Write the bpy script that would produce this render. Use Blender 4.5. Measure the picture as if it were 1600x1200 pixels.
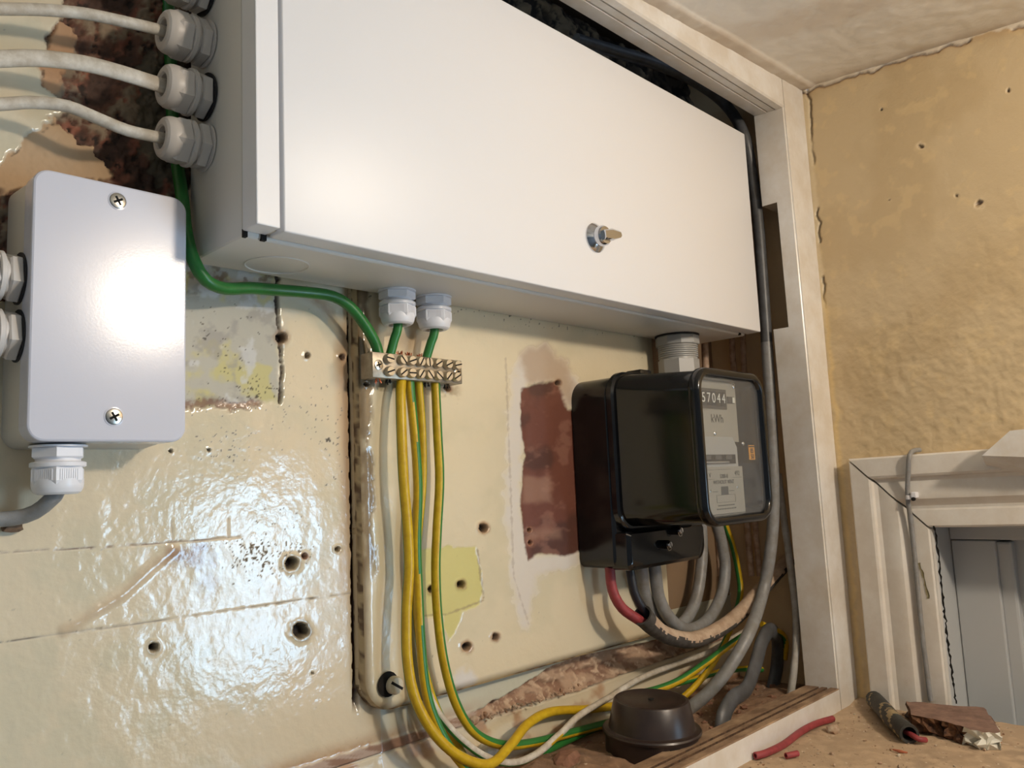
import bpy, bmesh, math
import numpy as np
from mathutils import Vector, Matrix

# ------------------------------------------------------------------ clear
for o in list(bpy.data.objects):
    bpy.data.objects.remove(o)
sc = bpy.context.scene
COL = sc.collection
R3 = np.array([[0.69836811, -0.71439095, -0.043904],
               [0.05636925, 0.1160479, -0.99164277],
               [0.71351559, 0.69005685, 0.12131384]])
FPX = 1279.8
CAM = np.array([0.0, -0.6, 0.0])

# ------------------------------------------------------------------ camera
cam = bpy.data.cameras.new('camera')
cam.sensor_width = 36.0
cam.lens = FPX / 1600 * 36
cam.clip_start = 0.01
camo = bpy.data.objects.new('camera', cam)
COL.objects.link(camo)
mw = Matrix.Identity(4)
for i in range(3):
    mw[i][0] = R3[0][i]; mw[i][1] = -R3[1][i]; mw[i][2] = -R3[2][i]; mw[i][3] = CAM[i]
camo.matrix_world = mw
sc.camera = camo

# ------------------------------------------------------------------ world, lights, exposure
w = bpy.data.worlds.new('world'); sc.world = w; w.use_nodes = True
w.node_tree.nodes['Background'].inputs[0].default_value = (0.62, 0.78, 1.0, 1)
w.node_tree.nodes['Background'].inputs[1].default_value = 1.0
sc.view_settings.view_transform = 'Standard'
sc.view_settings.look = 'None'
sc.view_settings.exposure = 0.0
sc.view_settings.gamma = 1.0
sc.view_settings.use_curve_mapping = False
sc.cycles.use_denoising = True
sc.cycles.max_bounces = 8
sc.cycles.sample_clamp_indirect = 4.0

XR = 1.035        # plane of the right wall
YF = -0.165       # front of the cupboard frame


def area(name, loc, target, sx, sy, power, col):
    l = bpy.data.lights.new(name, 'AREA'); l.shape = 'RECTANGLE'; l.size = sx; l.size_y = sy
    l.energy = power; l.color = col
    o = bpy.data.objects.new(name, l); COL.objects.link(o); o.location = loc
    o.rotation_euler = (Vector(target) - Vector(loc)).to_track_quat('-Z', 'Y').to_euler()
    return o


WIN = (-1.95, -1.10, -0.62, 0.04)   # window opening in the right wall: y0 y1 z0 z1
area('window_daylight', (XR + 0.14, (WIN[0] + WIN[1]) / 2, (WIN[2] + WIN[3]) / 2), (0, (WIN[0] + WIN[1]) / 2, (WIN[2] + WIN[3]) / 2),
     0.85, 0.66, 31.0, (0.45, 0.72, 1.0))
LAMP = (0.63, -1.05, 0.375)
lp = bpy.data.lights.new('ceiling_bulb', 'POINT'); lp.energy = 18.5; lp.color = (1.0, 0.855, 0.69); lp.shadow_soft_size = 0.035
lpo = bpy.data.objects.new('ceiling_bulb', lp); COL.objects.link(lpo); lpo.location = LAMP


# ------------------------------------------------------------------ measuring helpers (photo pixel -> point on a world plane)
def ray(u, v):
    return R3.T @ np.array([(u - 800) / FPX, (v - 600) / FPX, 1.0])


def onp(u, v, ax, val):
    r = ray(u, v); t = (val - CAM[ax]) / r[ax]
    return CAM + t * r


def W(u, v, y=0.0): return tuple(onp(u, v, 1, y))
def WX(u, v, x): return tuple(onp(u, v, 0, x))
def WZ(u, v, z): return tuple(onp(u, v, 2, z))


def px(X, Y, Z):
    d = np.stack([X - CAM[0], Y - CAM[1], Z - CAM[2]], -1) @ R3.T
    return 800 + FPX * d[..., 0] / d[..., 2], 600 + FPX * d[..., 1] / d[..., 2]


def lin(c):
    c = np.asarray(c, float) / 255.0
    return np.where(c <= 0.04045, c / 12.92, ((c + 0.055) / 1.055) ** 2.4)


# ------------------------------------------------------------------ numpy noise
def _h(xi, yi, seed):
    xi = xi.astype(np.int64); yi = yi.astype(np.int64)
    h = (xi * 374761393 + yi * 668265263 + seed * 974634777) & 0xffffffff
    h = ((h ^ (h >> 13)) * 1274126177) & 0xffffffff
    h = (h ^ (h >> 16)) & 0xffffff
    return h / float(0xffffff)


def vn(x, y, seed=0):
    xf = np.floor(x); yf = np.floor(y); a = x - xf; b = y - yf
    a = a * a * (3 - 2 * a); b = b * b * (3 - 2 * b)
    return (_h(xf, yf, seed) * (1 - a) * (1 - b) + _h(xf + 1, yf, seed) * a * (1 - b)
            + _h(xf, yf + 1, seed) * (1 - a) * b + _h(xf + 1, yf + 1, seed) * a * b)


def fbm(x, y, seed=0, n=4):
    s = 0; amp = 0.5; t = 0
    for i in range(n):
        s = s + amp * vn(x, y, seed + i * 17); t += amp; x = x * 2.03 + 11.3; y = y * 2.03 + 5.7; amp *= 0.5
    return s / t


def ss(a, b, x):
    t = np.clip((x - a) / (b - a), 0, 1); return t * t * (3 - 2 * t)


def sdpoly(u, v, pts):
    """signed distance in the same units (negative inside)"""
    d = np.full(u.shape, 1e9); ins = np.zeros(u.shape, bool); n = len(pts)
    for i in range(n):
        ax_, ay_ = pts[i]; bx_, by_ = pts[(i + 1) % n]
        ex, ey = bx_ - ax_, by_ - ay_; wx, wy = u - ax_, v - ay_
        t = np.clip((wx * ex + wy * ey) / (ex * ex + ey * ey), 0, 1)
        d = np.minimum(d, np.hypot(wx - ex * t, wy - ey * t))
        c = ((ay_ > v) != (by_ > v)) & (u < (bx_ - ax_) * (v - ay_) / ((by_ - ay_) if by_ != ay_ else 1e-9) + ax_)
        ins ^= c
    return np.where(ins, -d, d)


def sdline(u, v, pts):
    d = np.full(u.shape, 1e9)
    for (ax_, ay_), (bx_, by_) in zip(pts[:-1], pts[1:]):
        ex, ey = bx_ - ax_, by_ - ay_; wx, wy = u - ax_, v - ay_
        t = np.clip((wx * ex + wy * ey) / (ex * ex + ey * ey), 0, 1)
        d = np.minimum(d, np.hypot(wx - ex * t, wy - ey * t))
    return d


def mixc(c, col, m):
    return c * (1 - m[..., None]) + lin(col) * m[..., None]


# ------------------------------------------------------------------ materials
MATS = {}


def mat(name, col, rough=0.5, metal=0.0, bump=0.0, bscale=200.0, var=0.0, vscale=30.0, vcol=None, attr=False, spec=0.5,
        coat=0.0, stretch=(1, 1, 1), alpha=None, bdist=0.001):
    if name in MATS: return MATS[name]
    m = bpy.data.materials.new(name); m.use_nodes = True; nt = m.node_tree; b = nt.nodes['Principled BSDF']
    b.inputs['Roughness'].default_value = rough; b.inputs['Metallic'].default_value = metal
    b.inputs['Specular IOR Level'].default_value = spec
    if coat: b.inputs['Coat Weight'].default_value = coat; b.inputs['Coat Roughness'].default_value = 0.08
    tc = nt.nodes.new('ShaderNodeTexCoord'); mp = nt.nodes.new('ShaderNodeMapping')
    mp.inputs['Scale'].default_value = stretch; nt.links.new(tc.outputs['Object'], mp.inputs['Vector'])
    if attr:
        a = nt.nodes.new('ShaderNodeAttribute'); a.attribute_name = 'Col'
        nt.links.new(a.outputs['Color'], b.inputs['Base Color'])
        nt.links.new(a.outputs['Alpha'], b.inputs['Roughness'])
    else:
        c = [float(x) for x in lin(col)] + [1]
        if var > 0 or vcol is not None:
            n = nt.nodes.new('ShaderNodeTexNoise'); n.inputs['Scale'].default_value = vscale; n.inputs['Detail'].default_value = 6
            n.inputs['Roughness'].default_value = 0.65
            nt.links.new(mp.outputs[0], n.inputs['Vector'])
            r = nt.nodes.new('ShaderNodeValToRGB'); r.color_ramp.elements[0].position = 0.38; r.color_ramp.elements[1].position = 0.66
            c2 = lin(vcol) if vcol is not None else np.clip(np.array(c[:3]) * (1 - var), 0, 1)
            r.color_ramp.elements[0].color = [float(x) for x in c2] + [1]; r.color_ramp.elements[1].color = c
            nt.links.new(n.outputs['Fac'], r.inputs['Fac']); nt.links.new(r.outputs['Color'], b.inputs['Base Color'])
        else:
            b.inputs['Base Color'].default_value = c
    if bump > 0:
        n2 = nt.nodes.new('ShaderNodeTexNoise'); n2.inputs['Scale'].default_value = bscale; n2.inputs['Detail'].default_value = 4
        nt.links.new(mp.outputs[0], n2.inputs['Vector'])
        bp = nt.nodes.new('ShaderNodeBump'); bp.inputs['Strength'].default_value = bump; bp.inputs['Distance'].default_value = bdist
        nt.links.new(n2.outputs['Fac'], bp.inputs['Height']); nt.links.new(bp.outputs['Normal'], b.inputs['Normal'])
    MATS[name] = m
    return m


M_WALL = mat('old_gloss_paint', (0, 0, 0), attr=True, bump=0.20, bscale=300, bdist=0.0008, spec=0.7)
M_PLAST = mat('yellow_plaster', (0, 0, 0), attr=True, bump=0.35, bscale=300, bdist=0.001)
M_CEIL = mat('ceiling_paint', (0, 0, 0), attr=True, bump=0.3, bscale=260, bdist=0.001)
M_DIRT = mat('brick_dust', (0, 0, 0), attr=True, bump=0.6, bscale=500, bdist=0.001)
M_STEEL = mat('white_powder_coat', (236, 236, 238), 0.38, bump=0.04, bscale=900, bdist=0.0005)
M_STEEL2 = mat('white_powder_coat_body', (226, 222, 214), 0.42, bump=0.04, bscale=900, bdist=0.0005)
M_PVC = mat('white_pvc', (210, 211, 222), 0.18, bump=0.02, bscale=600)
M_PVCB = mat('white_pvc_body', (205, 200, 190), 0.42)
M_NYLON = mat('grey_white_nylon', (214, 208, 202), 0.38)
M_NYLONW = mat('white_nylon', (236, 236, 240), 0.32)
M_GREYPL = mat('grey_plastic', (168, 168, 166), 0.4)
M_RUB = mat('black_rubber', (18, 20, 28), 0.5)
M_DARK = mat('dark_hole', (16, 13, 11), 0.9)
M_CHROME = mat('chrome', (205, 207, 212), 0.12, metal=1.0)
M_SCREW = mat('zinc_screw', (190, 185, 175), 0.25, metal=1.0)
M_BRASS = mat('nickelled_brass', (176, 164, 144), 0.36, metal=0.45, bump=0.05, bscale=500, vcol=(140, 130, 114), vscale=90)
M_SCRB = mat('brass_screw_head', (206, 192, 166), 0.3, metal=0.35)
M_COPPER = mat('copper_strands', (190, 105, 70), 0.35, metal=0.9)
M_GREEN = mat('green_insulation', (44, 122, 52), 0.35, vcol=(36, 104, 44), vscale=60)
M_EGREEN = mat('earth_green', (52, 124, 58), 0.36)
M_EYEL = mat('earth_yellow', (214, 180, 34), 0.36, vcol=(196, 158, 26), vscale=120)
M_WCAB = mat('dusty_white_cable', (222, 215, 202), 0.5, vcol=(188, 176, 158), vscale=90)
M_GCAB = mat('grey_cable', (146, 148, 150), 0.42, vcol=(128, 126, 122), vscale=70)
M_DGCAB = mat('dark_grey_cable', (92, 94, 98), 0.42, vcol=(76, 76, 76), vscale=60)
M_PALEC = mat('pale_grey_cable', (196, 194, 188), 0.45, vcol=(170, 165, 155), vscale=80)
M_RED = mat('red_insulation', (158, 62, 66), 0.5, vcol=(136, 54, 58), vscale=140)
M_BLACKC = mat('black_insulation', (38, 38, 44), 0.4)
M_SHEATH = mat('perished_rubber', (84, 80, 76), 0.7, vcol=(62, 58, 54), vscale=120, bump=0.3, bscale=300)
M_SPLAT = mat('paint_crust', (206, 184, 160), 0.55, vcol=(176, 150, 126), vscale=80, bump=0.4, bscale=250)
M_BAKE = mat('black_bakelite', (14, 14, 16), 0.16, vcol=(34, 32, 30), vscale=22, spec=0.5)
M_BAKEF = mat('black_bakelite_gloss', (12, 13, 16), 0.12, vcol=(20, 20, 21), vscale=18)
M_BROWN = mat('brown_bakelite', (58, 46, 42), 0.33, vcol=(46, 36, 33), vscale=40)
M_TRIM = mat('white_gloss_trim', (234, 232, 228), 0.26, bump=0.12, bscale=120, vcol=(218, 210, 198), vscale=16)
M_TRIMS = mat('tan_trim', (206, 190, 168), 0.45, bump=0.12, bscale=150, vcol=(184, 166, 142), vscale=20)
M_DUSTW = mat('dusty_bare_wood', (176, 148, 118), 0.85, bump=0.5, bscale=320, vcol=(120, 94, 72), vscale=50, stretch=(0.5, 1, 1))
M_ARCH = mat('architrave_gloss', (232, 228, 220), 0.2, bump=0.1, bscale=90, vcol=(218, 210, 198), vscale=18)
M_DOOR = mat('door_paint', (182, 184, 184), 0.4, bump=0.08, bscale=120)
M_WOOD = mat('broken_wood', (128, 88, 58), 0.85, bump=0.8, bscale=200, vcol=(58, 36, 24), vscale=70, stretch=(0.5, 2, 2))
M_WOODTOP = mat('grubby_wood_face', (150, 120, 104), 0.8, bump=0.3, bscale=300, vcol=(118, 92, 80), vscale=60)
M_CHALK = mat('white_paint_flake', (222, 220, 208), 0.7, bump=0.4, bscale=300)
M_PLAIN = mat('room_paint', (138, 142, 148), 0.6)
M_PLATE = mat('meter_plate', (158, 154, 144), 0.5)  # plate colour darkened to carry the shade behind the glass
M_PLATED = mat('meter_cavity', (70, 70, 70), 0.6)
M_INK = mat('black_ink', (24, 24, 24), 0.6)
M_WHITEINK = mat('white_ink', (226, 226, 220), 0.5)
M_ORANGE = mat('orange_sticker', (226, 156, 44), 0.5)
M_DISC = mat('aluminium_disc', (190, 196, 204), 0.25, metal=0.8)
M_STONE = mat('plaster_crumb', (200, 186, 164), 0.9, vcol=(150, 112, 84), vscale=60)
M_BRICKF = mat('brick_fragment', (152, 112, 90), 0.95, bump=0.6, bscale=300, vcol=(124, 88, 70), vscale=80)


def glass_mat():
    m = bpy.data.materials.new('clear_cover'); m.use_nodes = True; nt = m.node_tree
    for n in list(nt.nodes): nt.nodes.remove(n)
    out = nt.nodes.new('ShaderNodeOutputMaterial'); mx = nt.nodes.new('ShaderNodeMixShader')
    tr = nt.nodes.new('ShaderNodeBsdfTransparent'); gl = nt.nodes.new('ShaderNodeBsdfGlossy')
    df = nt.nodes.new('ShaderNodeBsdfDiffuse'); mx2 = nt.nodes.new('ShaderNodeMixShader')
    tr.inputs[0].default_value = (0.94, 0.95, 0.95, 1); gl.inputs['Roughness'].default_value = 0.04
    df.inputs[0].default_value = (0.75, 0.76, 0.78, 1)
    mx2.inputs[0].default_value = 0.06
    nt.links.new(tr.outputs[0], mx2.inputs[1]); nt.links.new(df.outputs[0], mx2.inputs[2])
    mx.inputs[0].default_value = 0.05; nt.links.new(mx2.outputs[0], mx.inputs[1]); nt.links.new(gl.outputs[0], mx.inputs[2])
    nt.links.new(mx.outputs[0], out.inputs[0])
    return m


M_GLASS = glass_mat()


# ------------------------------------------------------------------ object helpers
def link(name, me, mats, parent=None):
    o = bpy.data.objects.new(name, me); COL.objects.link(o)
    for m in (mats if isinstance(mats, (list, tuple)) else [mats]): me.materials.append(m)
    if parent is not None:
        o.parent = parent
        o.matrix_parent_inverse = Matrix.Translation(parent.location).inverted()
    return o


def fin(name, bm, mats, parent=None, smooth=True, angle=35):
    me = bpy.data.meshes.new(name)
    bmesh.ops.recalc_face_normals(bm, faces=bm.faces)
    bm.to_mesh(me); bm.free()
    if smooth:
        for p in me.polygons: p.use_smooth = True
        me.set_sharp_from_angle(angle=math.radians(angle))
    return link(name, me, mats, parent)


def tag(o, label, cat=None, group=None, kind=None):
    if label: o['label'] = label
    if cat: o['category'] = cat
    if group: o['group'] = group
    if kind: o['kind'] = kind
    return o


def thing(name, label, cat, loc, group=None, kind=None):
    o = bpy.data.objects.new(name, None); COL.objects.link(o); o.location = loc; o.empty_display_size = 0.02
    bpy.context.view_layer.update()
    return tag(o, label, cat, group, kind)


def bbox(bm, x0, x1, y0, y1, z0, z1, bev=0.0, seg=2, mi=0):
    vs = [bm.verts.new((x, y, z)) for z in (z0, z1) for y in (y0, y1) for x in (x0, x1)]
    fs = []
    for idx in ((0, 1, 3, 2), (4, 6, 7, 5), (0, 4, 5, 1), (2, 3, 7, 6), (0, 2, 6, 4), (1, 5, 7, 3)):
        f = bm.faces.new([vs[i] for i in idx]); f.material_index = mi; fs.append(f)
    if bev > 0:
        es = list({e for f in fs for e in f.edges})
        bmesh.ops.bevel(bm, geom=es, offset=bev, segments=seg, affect='EDGES', profile=0.5)
    return vs


def rrect(x0, x1, z0, z1, r, n=6):
    pts = []
    rs = r if isinstance(r, (list, tuple)) else [r] * 4       # bl br tr tl
    for (cx, cz, a0, rr) in ((x0 + rs[0], z0 + rs[0], 180, rs[0]), (x1 - rs[1], z0 + rs[1], 270, rs[1]),
                             (x1 - rs[2], z1 - rs[2], 0, rs[2]), (x0 + rs[3], z1 - rs[3], 90, rs[3])):
        for k in range(n + 1):
            a = math.radians(a0 + 90 * k / n); pts.append((cx + rr * math.cos(a), cz + rr * math.sin(a)))
    return pts


def loft(bm, rings, cap0=True, cap1=True, mi=0):
    vr = [[bm.verts.new(p) for p in r] for r in rings]; n = len(vr[0])
    for a, b in zip(vr[:-1], vr[1:]):
        for i in range(n):
            f = bm.faces.new((a[i], a[(i + 1) % n], b[(i + 1) % n], b[i])); f.material_index = mi
    if cap0: bm.faces.new(vr[0]).material_index = mi
    if cap1: bm.faces.new(vr[-1]).material_index = mi
    return vr


def ringy(x0, x1, z0, z1, r, y, n=6): return [(a, y, b) for a, b in rrect(x0, x1, z0, z1, r, n)]


def lathe(bm, prof, n=32, T=None, mi=0, cap0=True, cap1=True, sides=None):
    T = T or Matrix.Identity(4)
    rings = []
    for r, z in prof:
        rings.append([T @ Vector((r * math.cos(2 * math.pi * k / n), r * math.sin(2 * math.pi * k / n), z)) for k in range(n)])
    return loft(bm, rings, cap0, cap1, mi)


def frame_to(p, d, roll=0.0):
    d = Vector(d).normalized(); q = d.to_track_quat('Z', 'X')
    return Matrix.Translation(Vector(p)) @ q.to_matrix().to_4x4() @ Matrix.Rotation(roll, 4, 'Z')


def smooth_path(pts, step=0.006):
    P = [np.array(p, float) for p in pts]
    P = [2 * P[0] - P[1]] + P + [2 * P[-1] - P[-2]]
    out = []
    for i in range(1, len(P) - 2):
        a, b, c, d = P[i - 1:i + 3]; n = max(2, int(np.linalg.norm(c - b) / step))
        for k in range(n):
            t = k / n
            out.append(0.5 * (2 * b + (c - a) * t + (2 * a - 5 * b + 4 * c - d) * t * t + (3 * b - a - 3 * c + d) * t ** 3))
    out.append(P[-2])
    return out


def tube(name, pts, r, mats, parent=None, n=14, flat=1.0, fdir=(0, 1, 0), stripe=None, hollow=0.0, step=0.006, wob=0.0, cap=True):
    """sweep; flat = ratio of thickness across fdir; stripe(k angle 0..1, s length m)->material index"""
    C = smooth_path(pts, step); m = len(C)
    bm = bmesh.new(); rings = []; s = 0.0
    up = np.array(fdir, float); S = []
    rad = r if callable(r) else (lambda t: r)
    rng = np.random.RandomState(abs(hash(name)) % 9999 if False else len(name) * 31 + m)
    for i in range(m):
        t = C[min(i + 1, m - 1)] - C[max(i - 1, 0)]; t = t / (np.linalg.norm(t) + 1e-12)
        if i: s += np.linalg.norm(C[i] - C[i - 1])
        u = up - t * np.dot(up, t); u = u / (np.linalg.norm(u) + 1e-12); v = np.cross(t, u)
        up = u if flat == 1.0 else np.array(fdir, float) * 0.5 + u * 0.5
        rr = rad(i / (m - 1)) * (1 + wob * (rng.rand() - 0.5))
        rings.append([C[i] + rr * (flat * math.cos(2 * math.pi * k / n) * u + math.sin(2 * math.pi * k / n) * v) for k in range(n)])
        S.append(s)
    vr = [[bm.verts.new(p) for p in rg] for rg in rings]
    for i in range(m - 1):
        for k in range(n):
            f = bm.faces.new((vr[i][k], vr[i][(k + 1) % n], vr[i + 1][(k + 1) % n], vr[i + 1][k]))
            if stripe:
                mid = (vr[i][k].co + vr[i][(k + 1) % n].co) / 2 - Vector(C[i])
                f.material_index = stripe(mid.normalized(), S[i])
    if hollow:
        for ring, cc in ((vr[0], C[0]), (vr[-1], C[-1])):
            inn = [bm.verts.new(Vector(cc) + (v.co - Vector(cc)) * hollow) for v in ring]
            tdir = Vector(C[1] - C[0]).normalized() if ring is vr[0] else Vector(C[-2] - C[-1]).normalized()
            deep = [bm.verts.new(v.co + tdir * 0.012) for v in inn]
            for k in range(n):
                bm.faces.new((ring[k], inn[k], inn[(k + 1) % n], ring[(k + 1) % n]))
                bm.faces.new((inn[k], deep[k], deep[(k + 1) % n], inn[(k + 1) % n]))
            bm.faces.new(deep).material_index = len(mats) - 1 if isinstance(mats, (list, tuple)) else 0
    elif cap:
        bm.faces.new(vr[0]); bm.faces.new(vr[-1])
    return fin(name, bm, mats, parent, angle=60)


def grid_mesh(name, A, B, P, col, rough, mats, parent=None, flip=False, keep=None, extra=None):
    """A,B 2-D param arrays only for shape; P (n,m,3); col (n,m,3); rough (n,m)"""
    n, m = P.shape[:2]
    idx = np.arange(n * m).reshape(n, m)
    q = np.stack([idx[:-1, :-1], idx[1:, :-1], idx[1:, 1:], idx[:-1, 1:]], -1).reshape(-1, 4)
    if keep is not None: q = q[keep[:-1, :-1].reshape(-1)]
    if flip: q = q[:, ::-1]
    V = P.reshape(-1, 3); Cc = np.concatenate([col, rough[..., None]], -1).reshape(-1, 4)
    return V, q, Cc


def build(name, pieces, mats, parent=None):
    V = []; Q = []; Cc = []; off = 0
    for v, q, c in pieces:
        V.append(v); Q.append(q + off); Cc.append(c); off += len(v)
    V = np.concatenate(V); Q = np.concatenate(Q); Cc = np.concatenate(Cc)
    used = np.unique(Q); remap = np.full(len(V), -1); remap[used] = np.arange(len(used)); V = V[used]; Cc = Cc[used]; Q = remap[Q]
    me = bpy.data.meshes.new(name)
    me.vertices.add(len(V)); me.vertices.foreach_set('co', V.astype(np.float32).ravel())
    me.loops.add(len(Q) * 4); me.loops.foreach_set('vertex_index', Q.astype(np.int32).ravel())
    me.polygons.add(len(Q)); me.polygons.foreach_set('loop_start', (np.arange(len(Q)) * 4).astype(np.int32))
    me.polygons.foreach_set('use_smooth', np.ones(len(Q), bool))
    me.update(calc_edges=True)
    a = me.color_attributes.new('Col', 'FLOAT_COLOR', 'POINT'); a.data.foreach_set('color', Cc.astype(np.float32).ravel())
    me.validate()
    return link(name, me, mats, parent)


def quad_piece(pts, col, rough=0.5):
    v = np.array(pts, float); c = np.tile(np.r_[lin(col), rough], (4, 1)); return v, np.array([[0, 1, 2, 3]]), c


def dent(u, v, H, C, Rg, holes, depth=0.010):
    for i, (hu, hv, r, ring) in enumerate(holes):
        d = np.hypot((u - hu), (v - hv)) + r * 0.55 * (fbm(u / 5.0, v / 5.0, 900 + i, 3) - 0.5)
        C[:] = mixc(C, ring, 0.75 * ss(r * 1.9, r * 1.05, d))
        H -= -0.0006 * ss(r * 2.2, r * 1.2, d) * ss(r * 0.8, r * 1.2, d)
        m = ss(r * 1.05, r * 0.72, d)
        H += -depth * m
        C[:] = mixc(C, (38, 26, 20), m); Rg[:] = Rg * (1 - m) + 0.9 * m


# ================================================================== BACK WALL
CREAM = (225, 211, 183)


def wall_left_fields(X, Z):
    u, v = px(X, np.zeros_like(X), Z)
    C = np.tile(lin(CREAM), X.shape + (1,)); H = np.zeros_like(X); Rg = np.full(X.shape, 0.11)
    n1 = fbm(u / 60, v / 60, 1, 4); n2 = fbm(u / 14, v / 14, 2, 4); n3 = fbm(u / 5, v / 5, 3, 3)
    C = mixc(C, (212, 204, 178), ss(0.45, 0.7, n1) * 0.6)
    # brushed, orange-peel relief of the gloss paint
    H += 0.0006 * (fbm(u / 30, v / 44, 5, 3) - 0.5) + 0.00016 * (fbm(u / 8, v / 10, 6, 2) - 0.5)
    # bands where an older board has left ridges
    H += 0.0012 * ss(14, 0, sdline(u, v, [(100, 985), (190, 930), (270, 858)]))
    C = mixc(C, (190, 160, 126), 0.45 * ss(16, 2, sdline(u, v, [(100, 985), (190, 930), (270, 858)]) + 10 * (n2 - 0.5)))
    # stains
    C = mixc(C, (172, 120, 74), 0.6 * ss(22, 2, np.abs(u - 541 - (v - 600) * 0.013) + 14 * (n1 - 0.5)) * ss(470, 540, v) * ss(1080, 700, v))
    C = mixc(C, (140, 96, 72), 0.75 * ss(28, 4, np.hypot((u - 300) / 2.2, v - 868) + 30 * (n2 - 0.5)))
    C = mixc(C, (160, 116, 86), 0.4 * ss(22, 4, np.hypot((u - 325), (v - 905) / 1.6) + 24 * (n2 - 0.5)))
    # grey distemper patch beside the grey box
    pat = ss(6, -6, sdpoly(u, v, [(230, 400), (437, 425), (437, 628), (230, 634)]) + 14 * (n2 - 0.5))
    C = mixc(C, (190, 186, 172), pat * 0.95)
    C = mixc(C, (206, 196, 126), pat * ss(0.5, 0.64, fbm(u / 45, v / 45, 21, 4)) * 0.8)
    C = mixc(C, (164, 158, 150), pat * ss(0.52, 0.66, fbm(u / 26, v / 26, 22, 5)) * 0.7)
    C = mixc(C, (214, 214, 212), pat * ss(0.6, 0.7, fbm(u / 30, v / 30, 23, 5)) * 0.7)
    C = mixc(C, (120, 92, 60), pat * ss(0.55, 0.66, fbm(u / 16, v / 16, 24, 5)) * 0.7 * ss(480, 440, v))
    Rg = Rg * (1 - pat) + 0.75 * pat; H += pat * (-0.0010)
    br = ss(10, 2, sdline(u, v, [(290, 633), (330, 628), (365, 636), (402, 629)]) + 14 * (n3 - 0.5))
    C = mixc(C, (128, 92, 74), br * 0.85); H += -0.001 * br
    # cracks and board joints
    for pts, wd, dk, al in [([(435, 420), (433, 470), (437, 530), (441, 580), (437, 628)], 3.2, (58, 38, 28), 0.95),
                            ([(0, 863), (150, 856), (280, 846), (375, 838)], 1.8, (104, 74, 54), 0.9),
                            ([(0, 1003), (270, 967), (450, 940), (552, 926)], 1.7, (96, 82, 66), 0.75),
                            ([(268, 812), (270, 842)], 1.5, (120, 100, 80), 0.5), ([(357, 808), (357, 842)], 1.5, (120, 100, 80), 0.5)]:
        d = sdline(u, v, pts) + (7.0 if wd > 3 else 3.0) * (fbm(u / 9, v / 9, 31, 3) - 0.5)
        m = ss(wd, wd * 0.3, d); C = mixc(C, dk, m * al * (1.0 if wd > 3 else (0.3 + fbm(u / 40, v / 40, 33, 3)) ** 1.6)); H += -(0.003 if wd > 3 else 0.0003) * m; Rg = Rg * (1 - m) + 0.7 * m
    # mould specks
    wu, wv = u + 9 * fbm(u / 6, v / 6, 43, 2), v + 9 * fbm(u / 6, v / 6, 44, 2)
    sp = vn(wu / 2.6, wv / 2.6, 41); dens = np.zeros_like(u)
    for (cu, cv, ru, rv, k) in [(355, 690, 95, 50, 0.13), (400, 640, 140, 26, 0.12), (410, 868, 70, 34, 0.32), (420, 820, 90, 60, 0.1),
                                (500, 640, 45, 90, 0.11), (345, 545, 70, 80, 0.12), (520, 690, 30, 60, 0.2), (410, 610, 40, 22, 0.25)]:
        dens = np.maximum(dens, k * np.exp(-((u - cu) / ru) ** 2 - ((v - cv) / rv) ** 2))
    dens = np.maximum(dens, 0.012) * (0.35 + 1.3 * n1)
    ms = ss(0, 0.05, dens - (1 - sp) * 1.15 + 0.02); C = mixc(C, (52, 42, 32), 0.85 * ms); Rg = Rg * (1 - ms) + 0.8 * ms
    # exposed masonry at the top left
    P1 = [(118, -60), (92, 30), (72, 55), (78, 90), (62, 112), (84, 150), (108, 165), (78, 190), (40, 220), (-10, 262), (-60, 330), (-60, 470),
          (60, 470), (270, 440), (300, 300), (330, 150), (330, -60)]
    sd = sdpoly(u, v, P1) + 26 * (n2 - 0.5) + 12 * (fbm(u / 30, v / 30, 8, 3) - 0.5)
    mm = ss(3, -3, sd)
    rb = fbm(u / 40, v / 34, 11, 5); rb2 = fbm(u / 11, v / 11, 12, 5); rb3 = fbm(u / 22, v / 22, 13, 5)
    K = np.tile(lin((112, 78, 62)), X.shape + (1,))
    K = mixc(K, (148, 94, 74), ss(0.5, 0.62, rb3)); K = mixc(K, (82, 60, 50), ss(0.5, 0.36, rb))
    K = mixc(K, (150, 134, 112), ss(0.50, 0.6, rb) * 0.9 * ss(0.35, 0.55, rb2))
    K = mixc(K, (52, 40, 34), ss(0.38, 0.26, rb2))
    # tan undercoat where the plaster skin has come off
    tan = ss(4, -4, sdpoly(u, v, [(40, 215), (86, 188), (150, 235), (175, 275), (60, 300), (-40, 300), (-30, 255)]) + 26 * (n2 - 0.5))
    K = mixc(K, (196, 164, 128), tan)
    tan2 = ss(4, -4, sdpoly(u, v, [(92, 28), (120, 40), (112, 100), (84, 150), (62, 112)]) + 22 * (n2 - 0.5))
    K = mixc(K, (188, 148, 112), tan2)
    grey = ss(4, -4, sdpoly(u, v, [(228, 90), (300, 60), (300, 300), (250, 280), (215, 200)]) + 36 * (rb2 - 0.5))
    K = mixc(K, (108, 98, 82), grey)
    C = C * (1 - mm[..., None]) + K * mm[..., None]; Rg = Rg * (1 - mm) + 0.9 * mm
    flat = np.maximum(tan, tan2)
    H += mm * (-0.005 + 0.013 * (rb - 0.55) * (1 - flat) + 0.006 * (rb2 - 0.5) * (1 - 0.8 * flat) + 0.004 * flat)
    C = mixc(C, (44, 32, 24), 0.7 * ss(3.5, 0.5, np.abs(sd + 3)) * ss(0.42, 0.58, n2))
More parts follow.
